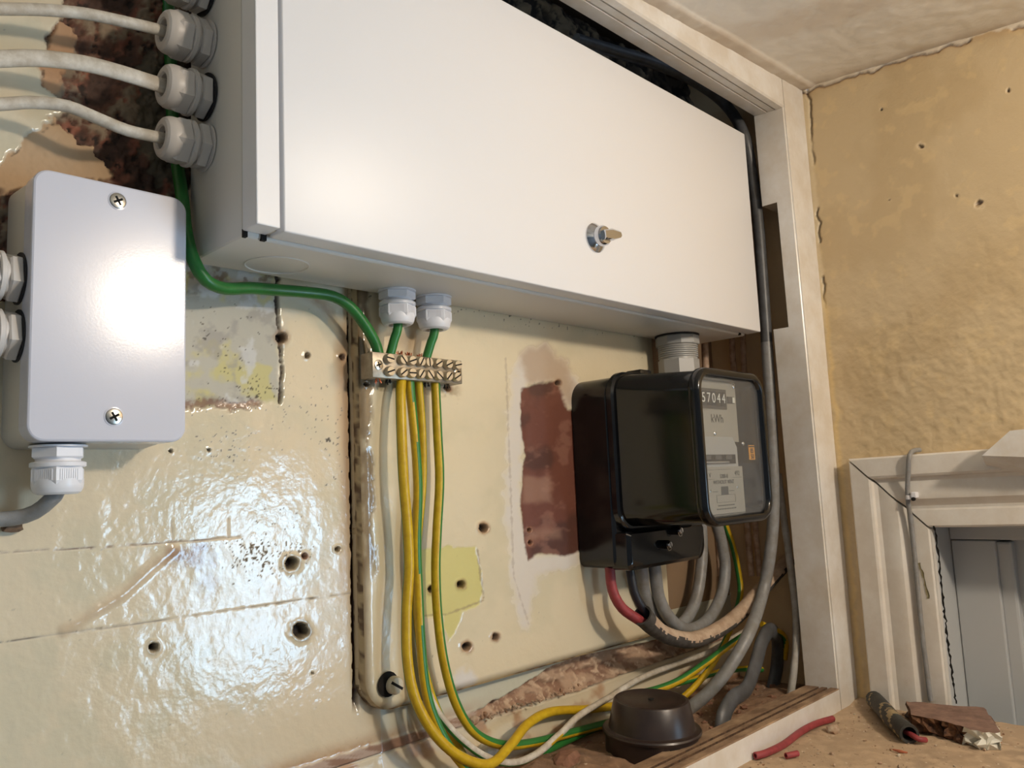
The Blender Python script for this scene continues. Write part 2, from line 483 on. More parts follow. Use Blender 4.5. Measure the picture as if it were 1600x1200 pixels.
    dent(u, v, H, C, Rg, [(440, 527, 8.5, (170, 140, 110)), (480, 555, 4, (150, 130, 100)), (534, 558, 4, (110, 80, 60)), (455, 880, 10, (176, 160, 130)),
                          (476, 869, 4.5, (150, 96, 70)), (470, 985, 12, (120, 108, 88)), (240, 1012, 7.5, (150, 138, 116)), (527, 858, 4, (170, 150, 120)),
                          (267, 705, 2.5, (120, 110, 90)), (326, 703, 2.5, (100, 90, 70)), (488, 1052, 1.8, (120, 110, 90))])
    # dark gap against the mounting board
    d = np.abs(u - 552 - (v - 780) * 0.0137) + 5 * (fbm(u / 8, v / 12, 51, 3) - 0.5)
    m = ss(6, 2.5, d) * ss(1120, 1090, v) * ss(455, 475, v); C = mixc(C, (84, 58, 40), m); H += -0.005 * m
    return C, H, Rg, u, v


def lower_fields(X, Z, C, H, Rg, u, v):
    """bottom of the wall: broken plaster band, timber strip and painted foot"""
    n2 = fbm(u / 14, v / 14, 62, 4); n3 = fbm(u / 6, v / 6, 63, 4)
    top = np.interp(X, [0.0, 0.45, 0.56, 0.60, 0.64, 0.66, 0.70, 0.8, 1.04], [-0.214, -0.214, -0.212, -0.206, -0.199, -0.193, -0.189, -0.195, -0.20])
    bot = np.interp(X, [0.0, 0.60, 0.70, 0.80, 1.04], [-0.2235, -0.2235, -0.226, -0.224, -0.222])
    m = ss(-0.0012, 0.0012, (top + 0.004 * (n2 - 0.5)) - Z) * ss(-0.0012, 0.0012, Z - (bot + 0.0015 * (n3 - 0.5)))
    r1 = fbm(u / 16, v / 10, 64, 5)
    K = np.tile(lin((184, 154, 128)), X.shape + (1,)); K = mixc(K, (146, 112, 90), ss(0.5, 0.34, r1)); K = mixc(K, (206, 178, 150), ss(0.58, 0.7, n3))
    wood = ss(0.58, 0.54, X)
    K = K * (1 - wood[..., None]) + mixc(np.tile(lin((150, 118, 98)), X.shape + (1,)), (184, 162, 146), ss(0.45, 0.6, fbm(u / 60, v / 7, 66, 4))) * wood[..., None]
    C = C * (1 - m[..., None]) + K * m[..., None]; Rg = Rg * (1 - m) + 0.9 * m
    H += m * ((-0.010 + 0.022 * ss(-0.005, 0.03, (Z * 0 + bot + 0.012) - Z) + 0.010 * (r1 - 0.5) + 0.004 * (n3 - 0.5)) * (1 - wood) + 0.001 * wood)
    # stain above the strip, at the left
    st = ss(0.014, 0.0, Z - top) * ss(0, 0.002, Z - top) * ss(0.60, 0.5, X)
    C = mixc(C, (168, 122, 82), 0.65 * st * (0.4 + n2))
    crack = ss(0.0013, 0.0003, np.abs(Z - bot + 0.001 * (n3 - 0.5)) ); C = mixc(C, (50, 34, 26), 0.9 * crack); H += -0.002 * crack
    below = ss(-0.0008, 0.0008, bot - Z)
    C = C * (1 - below[..., None]) + mixc(np.tile(lin((218, 206, 180)), X.shape + (1,)), (176, 134, 100), ss(0.5, 0.72, fbm(u / 30, v / 30, 68, 4)) * 0.8) * below[..., None]
    C = mixc(C, (150, 112, 84), below * ss(-0.262, -0.272, Z + 0.008 * (n2 - 0.5)))
    H += below * (0.006 * ss(0, -0.03, Z - bot) + 0.0006 * (n2 - 0.5))
    return C, H, Rg


def wall_piece(x0, x1, z0, z1, step, mode):
    xs = np.arange(x0, x1 + step * 0.5, step); zs = np.arange(z0, z1 + step * 0.5, step)
    X, Z = np.meshgrid(xs, zs, indexing='ij')
    if mode == 'left':
        C, H, Rg, u, v = wall_left_fields(X, Z); C, H, Rg = lower_fields(X, Z, C, H, Rg, u, v)
    elif mode == 'low':
        u, v = px(X, np.zeros_like(X), Z)
        C = np.tile(lin((206, 204, 184)), X.shape + (1,)); H = 0.0006 * (fbm(u / 20, v / 20, 5, 4) - 0.5); Rg = np.full(X.shape, 0.35)
        C = mixc(C, (150, 146, 130), ss(0.86, 0.9, X) * 0.4)
        C, H, Rg = lower_fields(X, Z, C, H, Rg, u, v)
    else:
        u, v = px(X, np.zeros_like(X), Z)
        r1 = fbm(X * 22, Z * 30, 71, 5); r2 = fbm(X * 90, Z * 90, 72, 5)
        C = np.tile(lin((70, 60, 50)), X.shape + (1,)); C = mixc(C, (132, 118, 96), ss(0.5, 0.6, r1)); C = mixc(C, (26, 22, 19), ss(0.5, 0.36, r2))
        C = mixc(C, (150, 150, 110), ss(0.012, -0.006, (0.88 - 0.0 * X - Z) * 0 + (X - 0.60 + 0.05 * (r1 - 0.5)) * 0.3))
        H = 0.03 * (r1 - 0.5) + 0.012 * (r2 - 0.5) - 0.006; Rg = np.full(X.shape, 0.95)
    P = np.stack([X, -H, Z], -1)
    return grid_mesh('w', X, Z, P, C, Rg, M_WALL)


pieces = [wall_piece(0.06, 0.44, -0.275, 0.40, 0.001, 'left'),
          wall_piece(0.44, XR + 0.001, -0.275, -0.165, 0.00125, 'low'),
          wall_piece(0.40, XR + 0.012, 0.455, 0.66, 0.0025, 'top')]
c0 = (206, 200, 176)
pieces.append(quad_piece([(0.44, 0, -0.165), (XR, 0, -0.165), (XR, 0, 0.455), (0.44, 0, 0.455)], (132, 108, 82), 0.8))
pieces.append(quad_piece([(-1.3, 0, -1.9), (0.06, 0, -1.9), (0.06, 0, 0.66), (-1.3, 0, 0.66)], CREAM, 0.3))
pieces.append(quad_piece([(0.06, 0, 0.40), (0.44, 0, 0.40), (0.44, 0, 0.66), (0.06, 0, 0.66)], CREAM, 0.6))
pieces.append(quad_piece([(0.06, 0, -1.9), (XR, 0, -1.9), (XR, 0, -0.275), (0.06, 0, -0.275)], CREAM, 0.4))
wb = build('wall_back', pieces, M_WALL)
tag(wb, 'cream gloss painted back wall with cracks, holes and exposed brick', kind='structure')

# ================================================================== MOUNTING BOARD
BY = -0.0135   # front of the board
BX0, BX1, BZ0, BZ1 = 0.4145, 0.866, -0.1865, 0.205


def board():
    st = 0.001
    xs = np.arange(BX0, BX1 + st * 0.5, st); zs = np.arange(BZ0, BZ1, st)
    X, Z = np.meshgrid(xs, zs, indexing='ij'); u, v = px(X, np.full(X.shape, BY), Z)
    n1 = fbm(u / 60, v / 60, 101, 4); n2 = fbm(u / 14, v / 14, 102, 4); n3 = fbm(u / 5, v / 5, 103, 3)
    C = np.tile(lin((229, 216, 186)), X.shape + (1,)); H = np.zeros_like(X); Rg = np.full(X.shape, 0.13)
    C = mixc(C, (216, 206, 176), ss(0.45, 0.7, n1) * 0.6)
    H += 0.0007 * (fbm(u / 24, v / 46, 105, 3) - 0.5) + 0.00018 * (fbm(u / 8, v / 10, 106, 2) - 0.5)
    # cleaner, flatter area at the right of the white strip
    # white filler
    fil = ss(8, -8, sdpoly(u, v, [(800, 590), (812, 552), (850, 540), (905, 590), (905, 650), (880, 620), (868, 596), (826, 600), (820, 640),
                                  (812, 800), (835, 868), (905, 860), (905, 880), (840, 900), (828, 975), (812, 990), (800, 900), (788, 760)]) + 20 * (n2 - 0.5))
    C = mixc(C, (224, 216, 206), fil * 0.9); Rg = Rg * (1 - fil) + 0.6 * fil; H += 0.0004 * fil
    warm = ss(10, -8, sdpoly(u, v, [(812, 552), (850, 540), (890, 575), (900, 640), (860, 596), (826, 600)]) + 16 * (n2 - 0.5))
    C = mixc(C, (186, 160, 132), warm * 0.8)
    # exposed brown hardboard
    hb = ss(2.5, -2.5, sdpoly(u, v, [(817, 606), (842, 598), (872, 594), (882, 632), (888, 640), (960, 640), (960, 868), (905, 862), (880, 868), (840, 866), (826, 874), (820, 850),
                                     (814, 790), (820, 700), (812, 650)]) + 9 * (n2 - 0.5))
    K = np.tile(lin((112, 64, 48)), X.shape + (1,)); K = mixc(K, (86, 50, 38), ss(0.5, 0.65, n1)); K = mixc(K, (150, 106, 88), ss(0.56, 0.72, fbm(u / 26, v / 18, 110, 5)) * 0.55)
    K = mixc(K, (172, 134, 112), 0.55 * ss(6, -6, np.maximum(np.abs(u - 840) - 22, np.abs(v - 765) - 20) + 10 * (n2 - 0.5)))
    K = mixc(K, (172, 134, 112), 0.4 * ss(6, -6, np.maximum(np.abs(u - 852) - 26, np.abs(v - 835) - 6) + 10 * (n2 - 0.5)))
    C = C * (1 - hb[..., None]) + K * hb[..., None]; H += -0.0011 * hb; Rg = Rg * (1 - hb) + 0.5 * hb
    # yellow older coat
    yl = ss(2, -2, sdpoly(u, v, [(640, 858), (668, 856), (745, 852), (753, 918), (750, 944), (722, 954), (712, 990), (700, 1004), (694, 962), (664, 962), (640, 950)]) + 10 * (n2 - 0.5))
    C = mixc(C, (212, 202, 124), yl * 0.95); H += -0.0005 * yl; Rg = Rg * (1 - yl) + 0.55 * yl
    wp = ss(8, -8, np.hypot(u - 727, v - 1062) - 16 + 22 * (n2 - 0.5)); C = mixc(C, (228, 226, 226), wp * 0.8)
    # edges: left roll, chipped paint, grime below the terminal bar
    e = X - BX0
    H += -0.012 * (1 - np.sqrt(np.clip(1 - np.clip((0.010 - e) / 0.010, 0, 1) ** 2, 0, 1))) * 0.55
    ch = ss(0.009, 0.003, np.abs(e - 0.008) + 0.012 * (fbm(u / 10, v / 24, 115, 4) - 0.42)) * ss(930, 860, v)
    C = mixc(C, (112, 88, 60), ch * 0.8); H += -0.0008 * ch
    grim = ss(0.0105, 0.002, e + 0.004 * (n2 - 0.5)); C = mixc(C, (176, 150, 110), grim * 0.55)
    cr = ss(0.0014, 0.0004, np.abs(X - 0.452 + 0.002 * (n2 - 0.5))) * ss(700, 1000, v) * 0.0
    C = mixc(C, (150, 104, 66), 0.45 * ss(28, 4, np.hypot((u - 640) / 1.8, v - 532) + 16 * (n1 - 0.5)))
    C = mixc(C, (136, 112, 80), 0.5 * ss(12, 2, np.abs(v - 606 - (u - 650) * 0.08) + 16 * (n3 - 0.5)) * ss(560, 575, u) * ss(725, 710, u))
    sp = vn(u / 2.6, v / 2.6, 120)
    dens = np.maximum(0.010, 0.16 * np.exp(-((v - (488 + (u - 740) * 0.155)) / 9) ** 2)) * (0.3 + 1.3 * n1)
    C = mixc(C, (60, 50, 38), 0.8 * ss(0, 0.05, dens - (1 - sp) * 1.15 + 0.02))
    for pts, wd, dk, al in [([(790, 560), (795, 700), (802, 900), (826, 975)], 1.2, (150, 130, 110), 0.35), ([(746, 860), (756, 935)], 1.4, (150, 128, 96), 0.6),
                            ([(664, 962), (700, 960), (755, 938)], 1.6, (150, 128, 96), 0.6)]:
        m = ss(wd * 1.6, wd * 0.3, sdline(u, v, pts) + 4 * (n3 - 0.5)); C = mixc(C, dk, m * al)
    dent(u, v, H, C, Rg, [(755, 825, 7, (170, 128, 90)), (675, 921, 6, (150, 118, 70)), (721, 913, 6, (150, 118, 70)), (729, 1010, 7, (160, 116, 80)),
                          (774, 995, 5.5, (150, 110, 80)), (872, 598, 4, (150, 110, 80)), (828, 828, 3.5, (160, 110, 80)), (829, 848, 3.5, (160, 110, 80)),
                          (573, 600, 3.5, (140, 110, 80)), (700, 607, 4.5, (150, 110, 80)), (566, 830, 3, (120, 90, 60))], 0.008)
    # bottom edge, rounded corner at the lower left
    R = 0.030
    dc = np.hypot(np.clip(BX0 + R - X, 0, None), np.clip(BZ0 + R - Z, 0, None))
    keep = (dc <= R + 0.0005)
    near = np.maximum((dc - R + 0.008) / 0.008, 0); near = np.clip(near, 0, 1)
    H += -0.006 * near ** 2 * (dc > 0.0)
    P = np.stack([X, BY - H, Z], -1)
    front = grid_mesh('b', X, Z, P, C, Rg, M_WALL, keep=keep)
    # rim: from the front outline back to the wall
    out = []
    out.append((BX0, BZ1)); out.append((BX0, BZ0 + R))
    for k in range(1, 13):
        a = math.pi + math.pi / 2 * k / 12; out.append((BX0 + R + R * math.cos(a), BZ0 + R + R * math.sin(a)))
    out += [(BX1, BZ0), (BX1, BZ1)]
    dense = []
    for (a, b), (c, d) in zip(out[:-1], out[1:]):
        n = max(1, int(math.hypot(c - a, d - b) / 0.003))
        for k in range(n): dense.append((a + (c - a) * k / n, b + (d - b) * k / n))
    dense.append(out[-1]); D = np.array(dense)
    rows = []
    for j, yy in enumerate((BY + 0.0055, BY + 0.009, 0.0005)):
        rows.append(np.stack([D[:, 0] + (0.0008 if j == 1 else 0), np.full(len(D), yy), D[:, 1]], -1))
    fr = rows[0].copy(); fr[:, 1] = BY + 0.001; fr[:, 0] += 0.0012 * (D[:, 0] < BX0 + 0.02); fr[:, 2] += 0.0006
    P2 = np.stack([fr] + rows, 1)
    nn = fbm(P2[..., 2] * 160, P2[..., 1] * 500 + P2[..., 0] * 160, 130, 4)
    C2 = np.tile(lin((186, 166, 128)), P2.shape[:2] + (1,)); C2 = mixc(C2, (92, 68, 46), ss(0.5, 0.62, nn))
    rim = grid_mesh('r', None, None, P2, C2, np.full(P2.shape[:2], 0.6), M_WALL, flip=True)
    return build('mounting_board', [front, rim], M_WALL)


bd = board()
tag(bd, 'cream painted mounting board behind the meter and terminal bar', 'board')


def slot_screw(parent, p, r, h, ang, m=None, name='screw', axis=(0, -1, 0), cross=False):
    T = frame_to(p, axis)
    bm = bmesh.new()
    lathe(bm, [(r, 0), (r, h * 0.75), (r * 0.88, h), (0.0001, h * 1.02)], 20, T)
    s = fin(name, bm, m or M_SCREW, parent)
    bm = bmesh.new()
    for a in ([ang, ang + math.pi / 2] if cross else [ang]):
        Tm = T @ Matrix.Rotation(a, 4, 'Z')
        vs = bbox(bm, -r * (0.62 if cross else 0.90), r * (0.62 if cross else 0.90), -r * 0.15, r * 0.15, h * 0.7, h * 1.03)
        for vv in vs: vv.co = Tm @ vv.co
    fin('slot', bm, M_DARK, s, smooth=False)
    return s


s_ = slot_screw(bd, W(614, 1070, BY - 0.003), 0.0075, 0.006, 1.0, M_WALLSCREW := mat('painted_screw', (206, 196, 170), 0.4), 'board_screw')
bm = bmesh.new(); lathe(bm, [(0.0105, 0), (0.0105, 0.0006), (0.0001, 0.0007)], 20, frame_to(W(606, 1069, BY - 0.0015), (0, -1, 0))); fin('screw_hole', bm, M_DARK, bd)

# ================================================================== RIGHT WALL, CEILING
ZC = lambda x, y: 0.5105 + (x - XR) * 0.068 + (y + 0.165) * 0.075 * (1 if True else 0)


def ceil_z(X, Y):
    yy = np.clip(Y, -0.7, 0.1); xx = np.clip(X, 0.3, XR + 0.1)
    return 0.5105 + (xx - XR) * 0.068 + (yy + 0.165) * 0.075


def right_wall():
    out = []
    ZD = 0.009   # top of the door architrave

    def part(y0, y1, z0, z1, st):
        ys = np.arange(y1, y0 + st * 0.5, st); zs = np.arange(z0, z1 + st * 0.5, st)
        Y, Z = np.meshgrid(ys, zs, indexing='ij'); X = np.full(Y.shape, XR); u, v = px(X, Y, Z)
        n1 = fbm(Y * 14, Z * 14, 201, 4); n2 = fbm(Y * 60, Z * 60, 202, 4); n3 = fbm(Y * 220, Z * 220, 203, 3)
        C = np.tile(lin((206, 184, 146)), Y.shape + (1,)); C = mixc(C, (194, 170, 130), ss(0.42, 0.65, n1) * 0.7)
        C = mixc(C, (226, 200, 150), ss(0.6, 0.75, n2) * 0.35)
        Rg = np.full(Y.shape, 0.42)
        low = ss(0.36, 0.10, Z)
        H = 0.0022 * (n1 - 0.5) + (0.0004 + 0.0016 * low) * (fbm(Y * 120, Z * 120, 204, 3) - 0.5)
        # ragged paint edge and crack beside the frame and under the ceiling
        d = (YF - Y) - 0.004 - 0.007 * (fbm(Z * 90, Z * 0 + 2, 205, 5) - 0.4) - 0.003 * ss(0.2, 0.5, Z)
        m = ss(0.0028, 0.0006, np.abs(d)) * ss(0.2, 0.24, Z) * ss(0.44, 0.52, vn(Z * 22, Z * 0, 207) + 0.5 * ss(0.42, 0.5, Z))
        C = mixc(C, (74, 58, 44), m * 0.9); H += -0.003 * m
        C = mixc(C, (224, 206, 170), ss(0.002, -0.003, d) * 0.8 * ss(0.1, 0.25, Z))
        C = mixc(C, (236, 206, 140), ss(0.006, 0.0, np.abs(d)) * 0.5 * ss(0.25, 0.2, Z))
        dz = ceil_z(X, Y) - Z - 0.004 - 0.010 * (fbm(Y * 70, Y * 0 + 3, 206, 5) - 0.45)
        m = ss(0.0026, 0.0006, np.abs(dz)) * ss(0.40, 0.46, vn(Y * 18, Y * 0, 208) + 0.35 * ss(-0.25, -0.2, Y)); C = mixc(C, (84, 66, 56), m * 0.9); H += -0.003 * m
        C = mixc(C, (222, 210, 190), ss(0.001, -0.003, dz) * 0.9)
        C = mixc(C, (186, 150, 112), 0.5 * ss(0.012, 0.0, np.abs(dz + 0.002)) * (dz > 0))
        for (hu, hv, r) in [(1438, 228, 4.5), (1530, 318, 6), (1494, 306, 2.5), (1576, 141, 3), (1390, 313, 1.8), (1377, 171, 1.6)]:
            dd = np.hypot(u - hu, v - hv) + r * 1.6 * (fbm(u / 5, v / 5, 230 + int(hu), 3) - 0.5)
            mh = ss(r, r * 0.4, dd); C = mixc(C, (96, 76, 60), mh * 0.9); H += -0.003 * mh
            C = mixc(C, (226, 206, 170), 0.6 * ss(r * 1.9, r * 1.1, dd) * ss(r * 0.8, r * 1.1, dd))
        # inside the cupboard: rougher, colour raised to offset the blocked lamp light
        ins = ss(YF + 0.03, YF + 0.04, Y); C = mixc(C, (210, 186, 148), ins); Rg = Rg + ins * 0.3
        P = np.stack([XR - H, Y, Z], -1)
        return grid_mesh('y', Y, Z, P, C, Rg, None, flip=True)
    out.append(part(-0.14, -0.64, ZD - 0.02, 0.54, 0.0014))
    out.append(part(-0.14, -0.186, -0.30, ZD - 0.018, 0.0014))
    out.append(part(0.04, -0.14, -0.30, 0.62, 0.004))
    C_ = (208, 184, 138)

    def q(y0, y1, z0, z1): out.append(quad_piece([(XR, y0, z0), (XR, y0, z1), (XR, y1, z1), (XR, y1, z0)], C_, 0.45))
    q(-0.64, -1.05, -0.06, 0.56); q(-0.99, -1.05, -1.9, -0.06)
    q(WIN[1], WIN[0], WIN[3], 0.56); q(WIN[1], WIN[0], -1.9, WIN[2]); q(WIN[0], -2.6, -1.9, 0.56); q(0, -0.186, -1.9, -0.30)
    return build('wall_right', out, M_PLAST)


tag(right_wall(), 'yellow painted plaster wall to the right of the frame', kind='structure')


def ceiling():
    st = 0.0025
    xs = np.arange(0.45, XR + 0.002, st); ys = np.arange(-0.62, -0.155, st)
    X, Y = np.meshgrid(xs, ys, indexing='ij')
    n1 = fbm(X * 12, Y * 12, 301, 4); n2 = fbm(X * 70, Y * 70, 302, 4)
    sw = np.sin(90 * np.hypot(X - 0.98, Y + 0.34) + 7 * fbm(X * 8, Y * 8, 303, 3)) * ss(0.45, 0.6, fbm(X * 9, Y * 9, 304, 3))
    H = 0.004 * (n1 - 0.5) + 0.0016 * (n2 - 0.5) + 0.0008 * sw + 0.0009 * (fbm(X * 30 + Y * 20, (Y - X) * 160, 306, 3) - 0.5)
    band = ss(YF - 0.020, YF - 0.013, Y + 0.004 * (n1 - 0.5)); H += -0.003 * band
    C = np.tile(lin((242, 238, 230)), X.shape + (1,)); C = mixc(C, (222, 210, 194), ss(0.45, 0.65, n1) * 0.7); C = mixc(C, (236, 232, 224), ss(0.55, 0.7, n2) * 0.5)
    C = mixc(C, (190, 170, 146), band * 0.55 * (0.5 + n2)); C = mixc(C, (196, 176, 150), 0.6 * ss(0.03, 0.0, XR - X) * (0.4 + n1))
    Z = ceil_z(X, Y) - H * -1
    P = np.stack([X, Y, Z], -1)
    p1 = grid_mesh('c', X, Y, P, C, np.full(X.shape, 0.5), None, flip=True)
    out = [p1]
    cc = (222, 212, 196)
    zc = lambda x, y: float(ceil_z(np.array(x), np.array(y)))

    def q(x0, x1, y0, y1): out.append(quad_piece([(x0, y0, zc(x0, y0)), (x0, y1, zc(x0, y1)), (x1, y1, zc(x1, y1)), (x1, y0, zc(x1, y0))], cc, 0.6))
    q(-1.3, 0.45, -2.6, 0.0); q(0.45, XR, -2.6, -0.62)
    out.append(quad_piece([(0.40, -0.17, 0.585), (0.40, 0.04, 0.585), (XR + 0.01, 0.04, 0.585), (XR + 0.01, -0.17, 0.585)], (70, 60, 50), 0.9))  # dark cover added over the cavity to shut out the sky
    return build('ceiling', out, M_CEIL)


tag(ceiling(), 'off-white brushed plaster ceiling meeting the yellow wall', kind='structure')

# rest of the room, behind the camera
def plain(name, label, *b):
    bm = bmesh.new(); bbox(bm, *b); return tag(fin(name, bm, M_PLAIN, smooth=False), label, kind='structure')


plain('wall_left', 'plain painted wall at the left of the room', -1.34, -1.3, -2.6, 0, -1.9, 0.62)
plain('wall_rear', 'plain painted wall behind the viewer', -1.3, XR, -2.64, -2.6, -1.9, 0.62)
plain('floor', 'bare room floor far below the cupboard', -1.3, XR, -2.6, 0, -1.94, -1.9).data.materials[0] = mat('room_floor', (205, 198, 186), 0.7)

# window in the right wall (lights the scene)
wr = thing('window_1', 'white framed window in the right wall', None, (XR, -1.55, WIN[2]), kind='structure')
bm = bmesh.new(); y0, y1, z0, z1 = WIN
for b in ((y0, y1, z0, z0 + .04), (y0, y1, z1 - .04, z1), (y0, y0 + .04, z0, z1), (y1 - .04, y1, z0, z1), ((y0 + y1) / 2 - .018, (y0 + y1) / 2 + .018, z0, z1), (y0, y1, -.30, -.27)):
    bbox(bm, XR + 0.02, XR + 0.06, b[0], b[1], b[2], b[3], 0.003)
fin('window_frame', bm, M_TRIM, wr, smooth=False)
bm = bmesh.new()
bbox(bm, XR - 0.02, XR + 0.1, y0, y1, z0 - 0.03, z0, 0.003); bbox(bm, XR, XR + 0.1, y0 - 0.02, y0, z0, z1); bbox(bm, XR, XR + 0.1, y1, y1 + 0.02, z0, z1); bbox(bm, XR, XR + 0.1, y0, y1, z1, z1 + 0.02)
fin('window_sill', bm, M_TRIM, wr, smooth=False)

# bulb holder on the ceiling
lt = thing('ceiling_lamp', 'white bulb holder hanging from the ceiling', 'lamp', (LAMP[0], LAMP[1], LAMP[2]))
bm = bmesh.new(); lathe(bm, [(0.04, 0.055), (0.038, 0.045), (0.018, 0.036), (0.018, 0.034)], 20, Matrix.Translation(LAMP)); fin('lamp_holder', bm, M_PVC, lt)

# ================================================================== CUPBOARD FRAME (trim_1)
fr = thing('trim_1', 'white painted timber frame around the meter cupboard', None, (0.98, -0.145, -0.28), kind='structure')
YB = -0.1235
SILL = W(1311, 1076, YF)[2]; SHELF = W(1335, 1098, YF)[2]
xjb = W(1311, 1076, YF)[0]; xjt = W(1225, 168, YF)[0]
HEADZ = W(1225, 168, YF)[2]


def xj(z): return xjb + (xjt - xjb) * (z - SILL) / (HEADZ - SILL)


zn1, zn0 = WX(1192, 322, 0.975)[2], WX(1222, 512, 0.975)[2]
bm = bmesh.new()
for (ya, yb_, za, zb) in ((YF, YB, SHELF - 0.0, zn0), (YF, YF + 0.021, zn0, zn1), (YF, YB, zn1, 0.56)):
    vs = bbox(bm, 0, 1, ya, yb_, za, zb)
    for q_ in vs:
        q_.co.x = (xj(q_.co.z) if q_.co.x < 0.5 else XR)
bmesh.ops.bevel(bm, geom=[e for e in bm.edges if abs(e.verts[0].co.y - YF) < 1e-4 and abs(e.verts[1].co.y - YF) < 1e-4 and e.verts[0].co.x < XR - 0.001 and e.verts[1].co.x < XR - 0.001 and abs(e.verts[0].co.z - e.verts[1].co.z) > 0.01],
                offset=0.0022, segments=3, affect='EDGES')
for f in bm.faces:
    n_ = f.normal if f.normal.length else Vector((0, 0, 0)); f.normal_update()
    if f.normal.x < -0.7 or abs(f.normal.z) > 0.7: f.material_index = 1  # tan material on inner and horizontal faces
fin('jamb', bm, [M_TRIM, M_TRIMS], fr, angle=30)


def extr_x(bm, prof, xa, xb, mi=0):
    """prof list of (y,z); extrude along x; xa/xb may be functions of z"""
    fa = xa if callable(xa) else (lambda z: xa); fb = xb if callable(xb) else (lambda z: xb)
    loft(bm, [[(fa(z), y, z) for y, z in prof], [(fb(z), y, z) for y, z in prof]], True, True, mi)


g1, g2 = YB - 0.019, YB - 0.029
zh = HEADZ + 0.0005
prof = [(YF, zh + 0.075), (YF, zh + 0.002), (YF + 0.002, zh), (g2 - 0.002, zh), (g2 - 0.002, zh + 0.006), (g2 + 0.0005, zh + 0.006), (g2 + 0.0005, zh + 0.0008),
        (g1 - 0.001, zh + 0.0012), (g1 - 0.001, zh + 0.005), (g1 + 0.001, zh + 0.005), (g1 + 0.001, zh + 0.0005), (YB, zh + 0.003), (YB, zh + 0.075)]
bm = bmesh.new(); extr_x(bm, prof, 0.2, lambda z: xj(z) + 0.0004)
fin('head', bm, M_TRIM, fr, smooth=False)
bm = bmesh.new()
loft(bm, [[(0.2, YF + 0.0015, zh + 0.0025), (xjt, YF + 0.0015, zh + 0.0025), (xjt, YF + 0.0015, zh + 0.02), (0.2, YF + 0.0015, zh + 0.02)],
          [(0.2, YF + 0.0018, zh + 0.0025), (xjt, YF + 0.0018, zh + 0.0025), (xjt, YF + 0.0018, zh + 0.02), (0.2, YF + 0.0018, zh + 0.02)]])
bm.free()
s0 = SILL
prof = [(YF, SHELF - 0.004), (YF, s0 - 0.0012), (YF + 0.0012, s0), (YF + 0.010, s0), (YF + 0.0105, s0 - 0.004), (YF + 0.014, s0 - 0.0042), (YF + 0.0145, s0 - 0.0005),
        (YF + 0.021, s0 - 0.0008), (YF + 0.0215, s0 - 0.0045), (YF + 0.0245, s0 - 0.0045), (YF + 0.025, s0 - 0.001), (YB, s0 - 0.0015), (YB, SHELF - 0.02)]
bm = bmesh.new(); extr_x(bm, prof, 0.45, lambda z: xj(z) + 0.0004)
for f in bm.faces:
    f.normal_update()
bmesh.ops.recalc_face_normals(bm, faces=bm.faces)
for f in bm.faces:
    if f.normal.y > -0.85: f.material_index = 1
    c = f.calc_center_median()
    if abs(f.normal.x) < 0.5 and YF + 0.0102 < c.y < YB - 0.006 and c.z < s0 - 0.002: f.material_index = 2
fin('sill', bm, [M_TRIM, M_DUSTW, mat('groove_dirt', (112, 84, 62), 0.95, bump=0.8, bscale=500, vcol=(60, 44, 34), vscale=160)], fr, smooth=False)

# ================================================================== SHELF (ledge) AND CUPBOARD FLOOR
def dusty(name, x0, x1, y0, y1, st, zfun, seed, base, thick=0.02):
    xs = np.arange(x0, x1 + st * 0.5, st); ys = np.arange(y0, y1 + st * 0.5, st)
    X, Y = np.meshgrid(xs, ys, indexing='ij')
    n1 = fbm(X * 16, Y * 16, seed, 4); n2 = fbm(X * 90, Y * 90, seed + 1, 4); n3 = vn(X * 420, Y * 420, seed + 2)
    C = np.tile(lin(base), X.shape + (1,)); C = mixc(C, np.array(base) * 0.86, ss(0.35, 0.7, n1) * 0.8); C = mixc(C, np.minimum(np.array(base) * 1.10, 255), ss(0.4, 0.75, n2) * 0.7)
    C = mixc(C, (226, 212, 190), ss(0.93, 0.97, n3) * 0.8); C = mixc(C, (88, 64, 50), ss(0.06, 0.03, n3) * 0.6)
    Z = zfun(X, Y, n1, n2)
    return grid_mesh('d', X, Y, np.stack([X, Y, Z], -1), C, np.full(X.shape, 0.95), None)


p_ = dusty('shelf', 0.55, XR, -0.62, YF + 0.002, 0.0016, lambda X, Y, a, b: SHELF + 0.0016 * (a - 0.5) + 0.0012 * (b - 0.5) + 0.004 * ss(0.03, 0.0, XR - X) * ss(0.1, 0.0, YF - Y), 401, (182, 158, 130))
sh = build('shelf', [p_, quad_piece([(0.55, -0.62, SHELF - 0.002), (XR, -0.62, SHELF - 0.002), (XR, -0.62, SHELF - 0.03), (0.55, -0.62, SHELF - 0.03)], (200, 190, 170)),
                     quad_piece([(0.55, -0.62, SHELF - 0.03), (XR, -0.62, SHELF - 0.03), (XR, YF, SHELF - 0.03), (0.55, YF, SHELF - 0.03)], (200, 190, 170))], M_DIRT)
tag(sh, 'ledge thick with brown dust in front of the cupboard frame', 'shelf')
FLZ = -0.2725


def flz(X, Y, a, b):
    return FLZ + 0.010 * (a - 0.5) + 0.005 * (b - 0.5) + 0.008 * ss(0.10, 0.0, np.hypot(X - 0.60, Y + 0.045))


p_ = dusty('cupboard_floor', 0.30, XR, YB - 0.004, 0.004, 0.0014, flz, 501, (146, 116, 92))
cf = build('floor', [p_], M_DIRT)
tag(cf, 'rubble strewn floor of the meter cupboard', kind='structure')


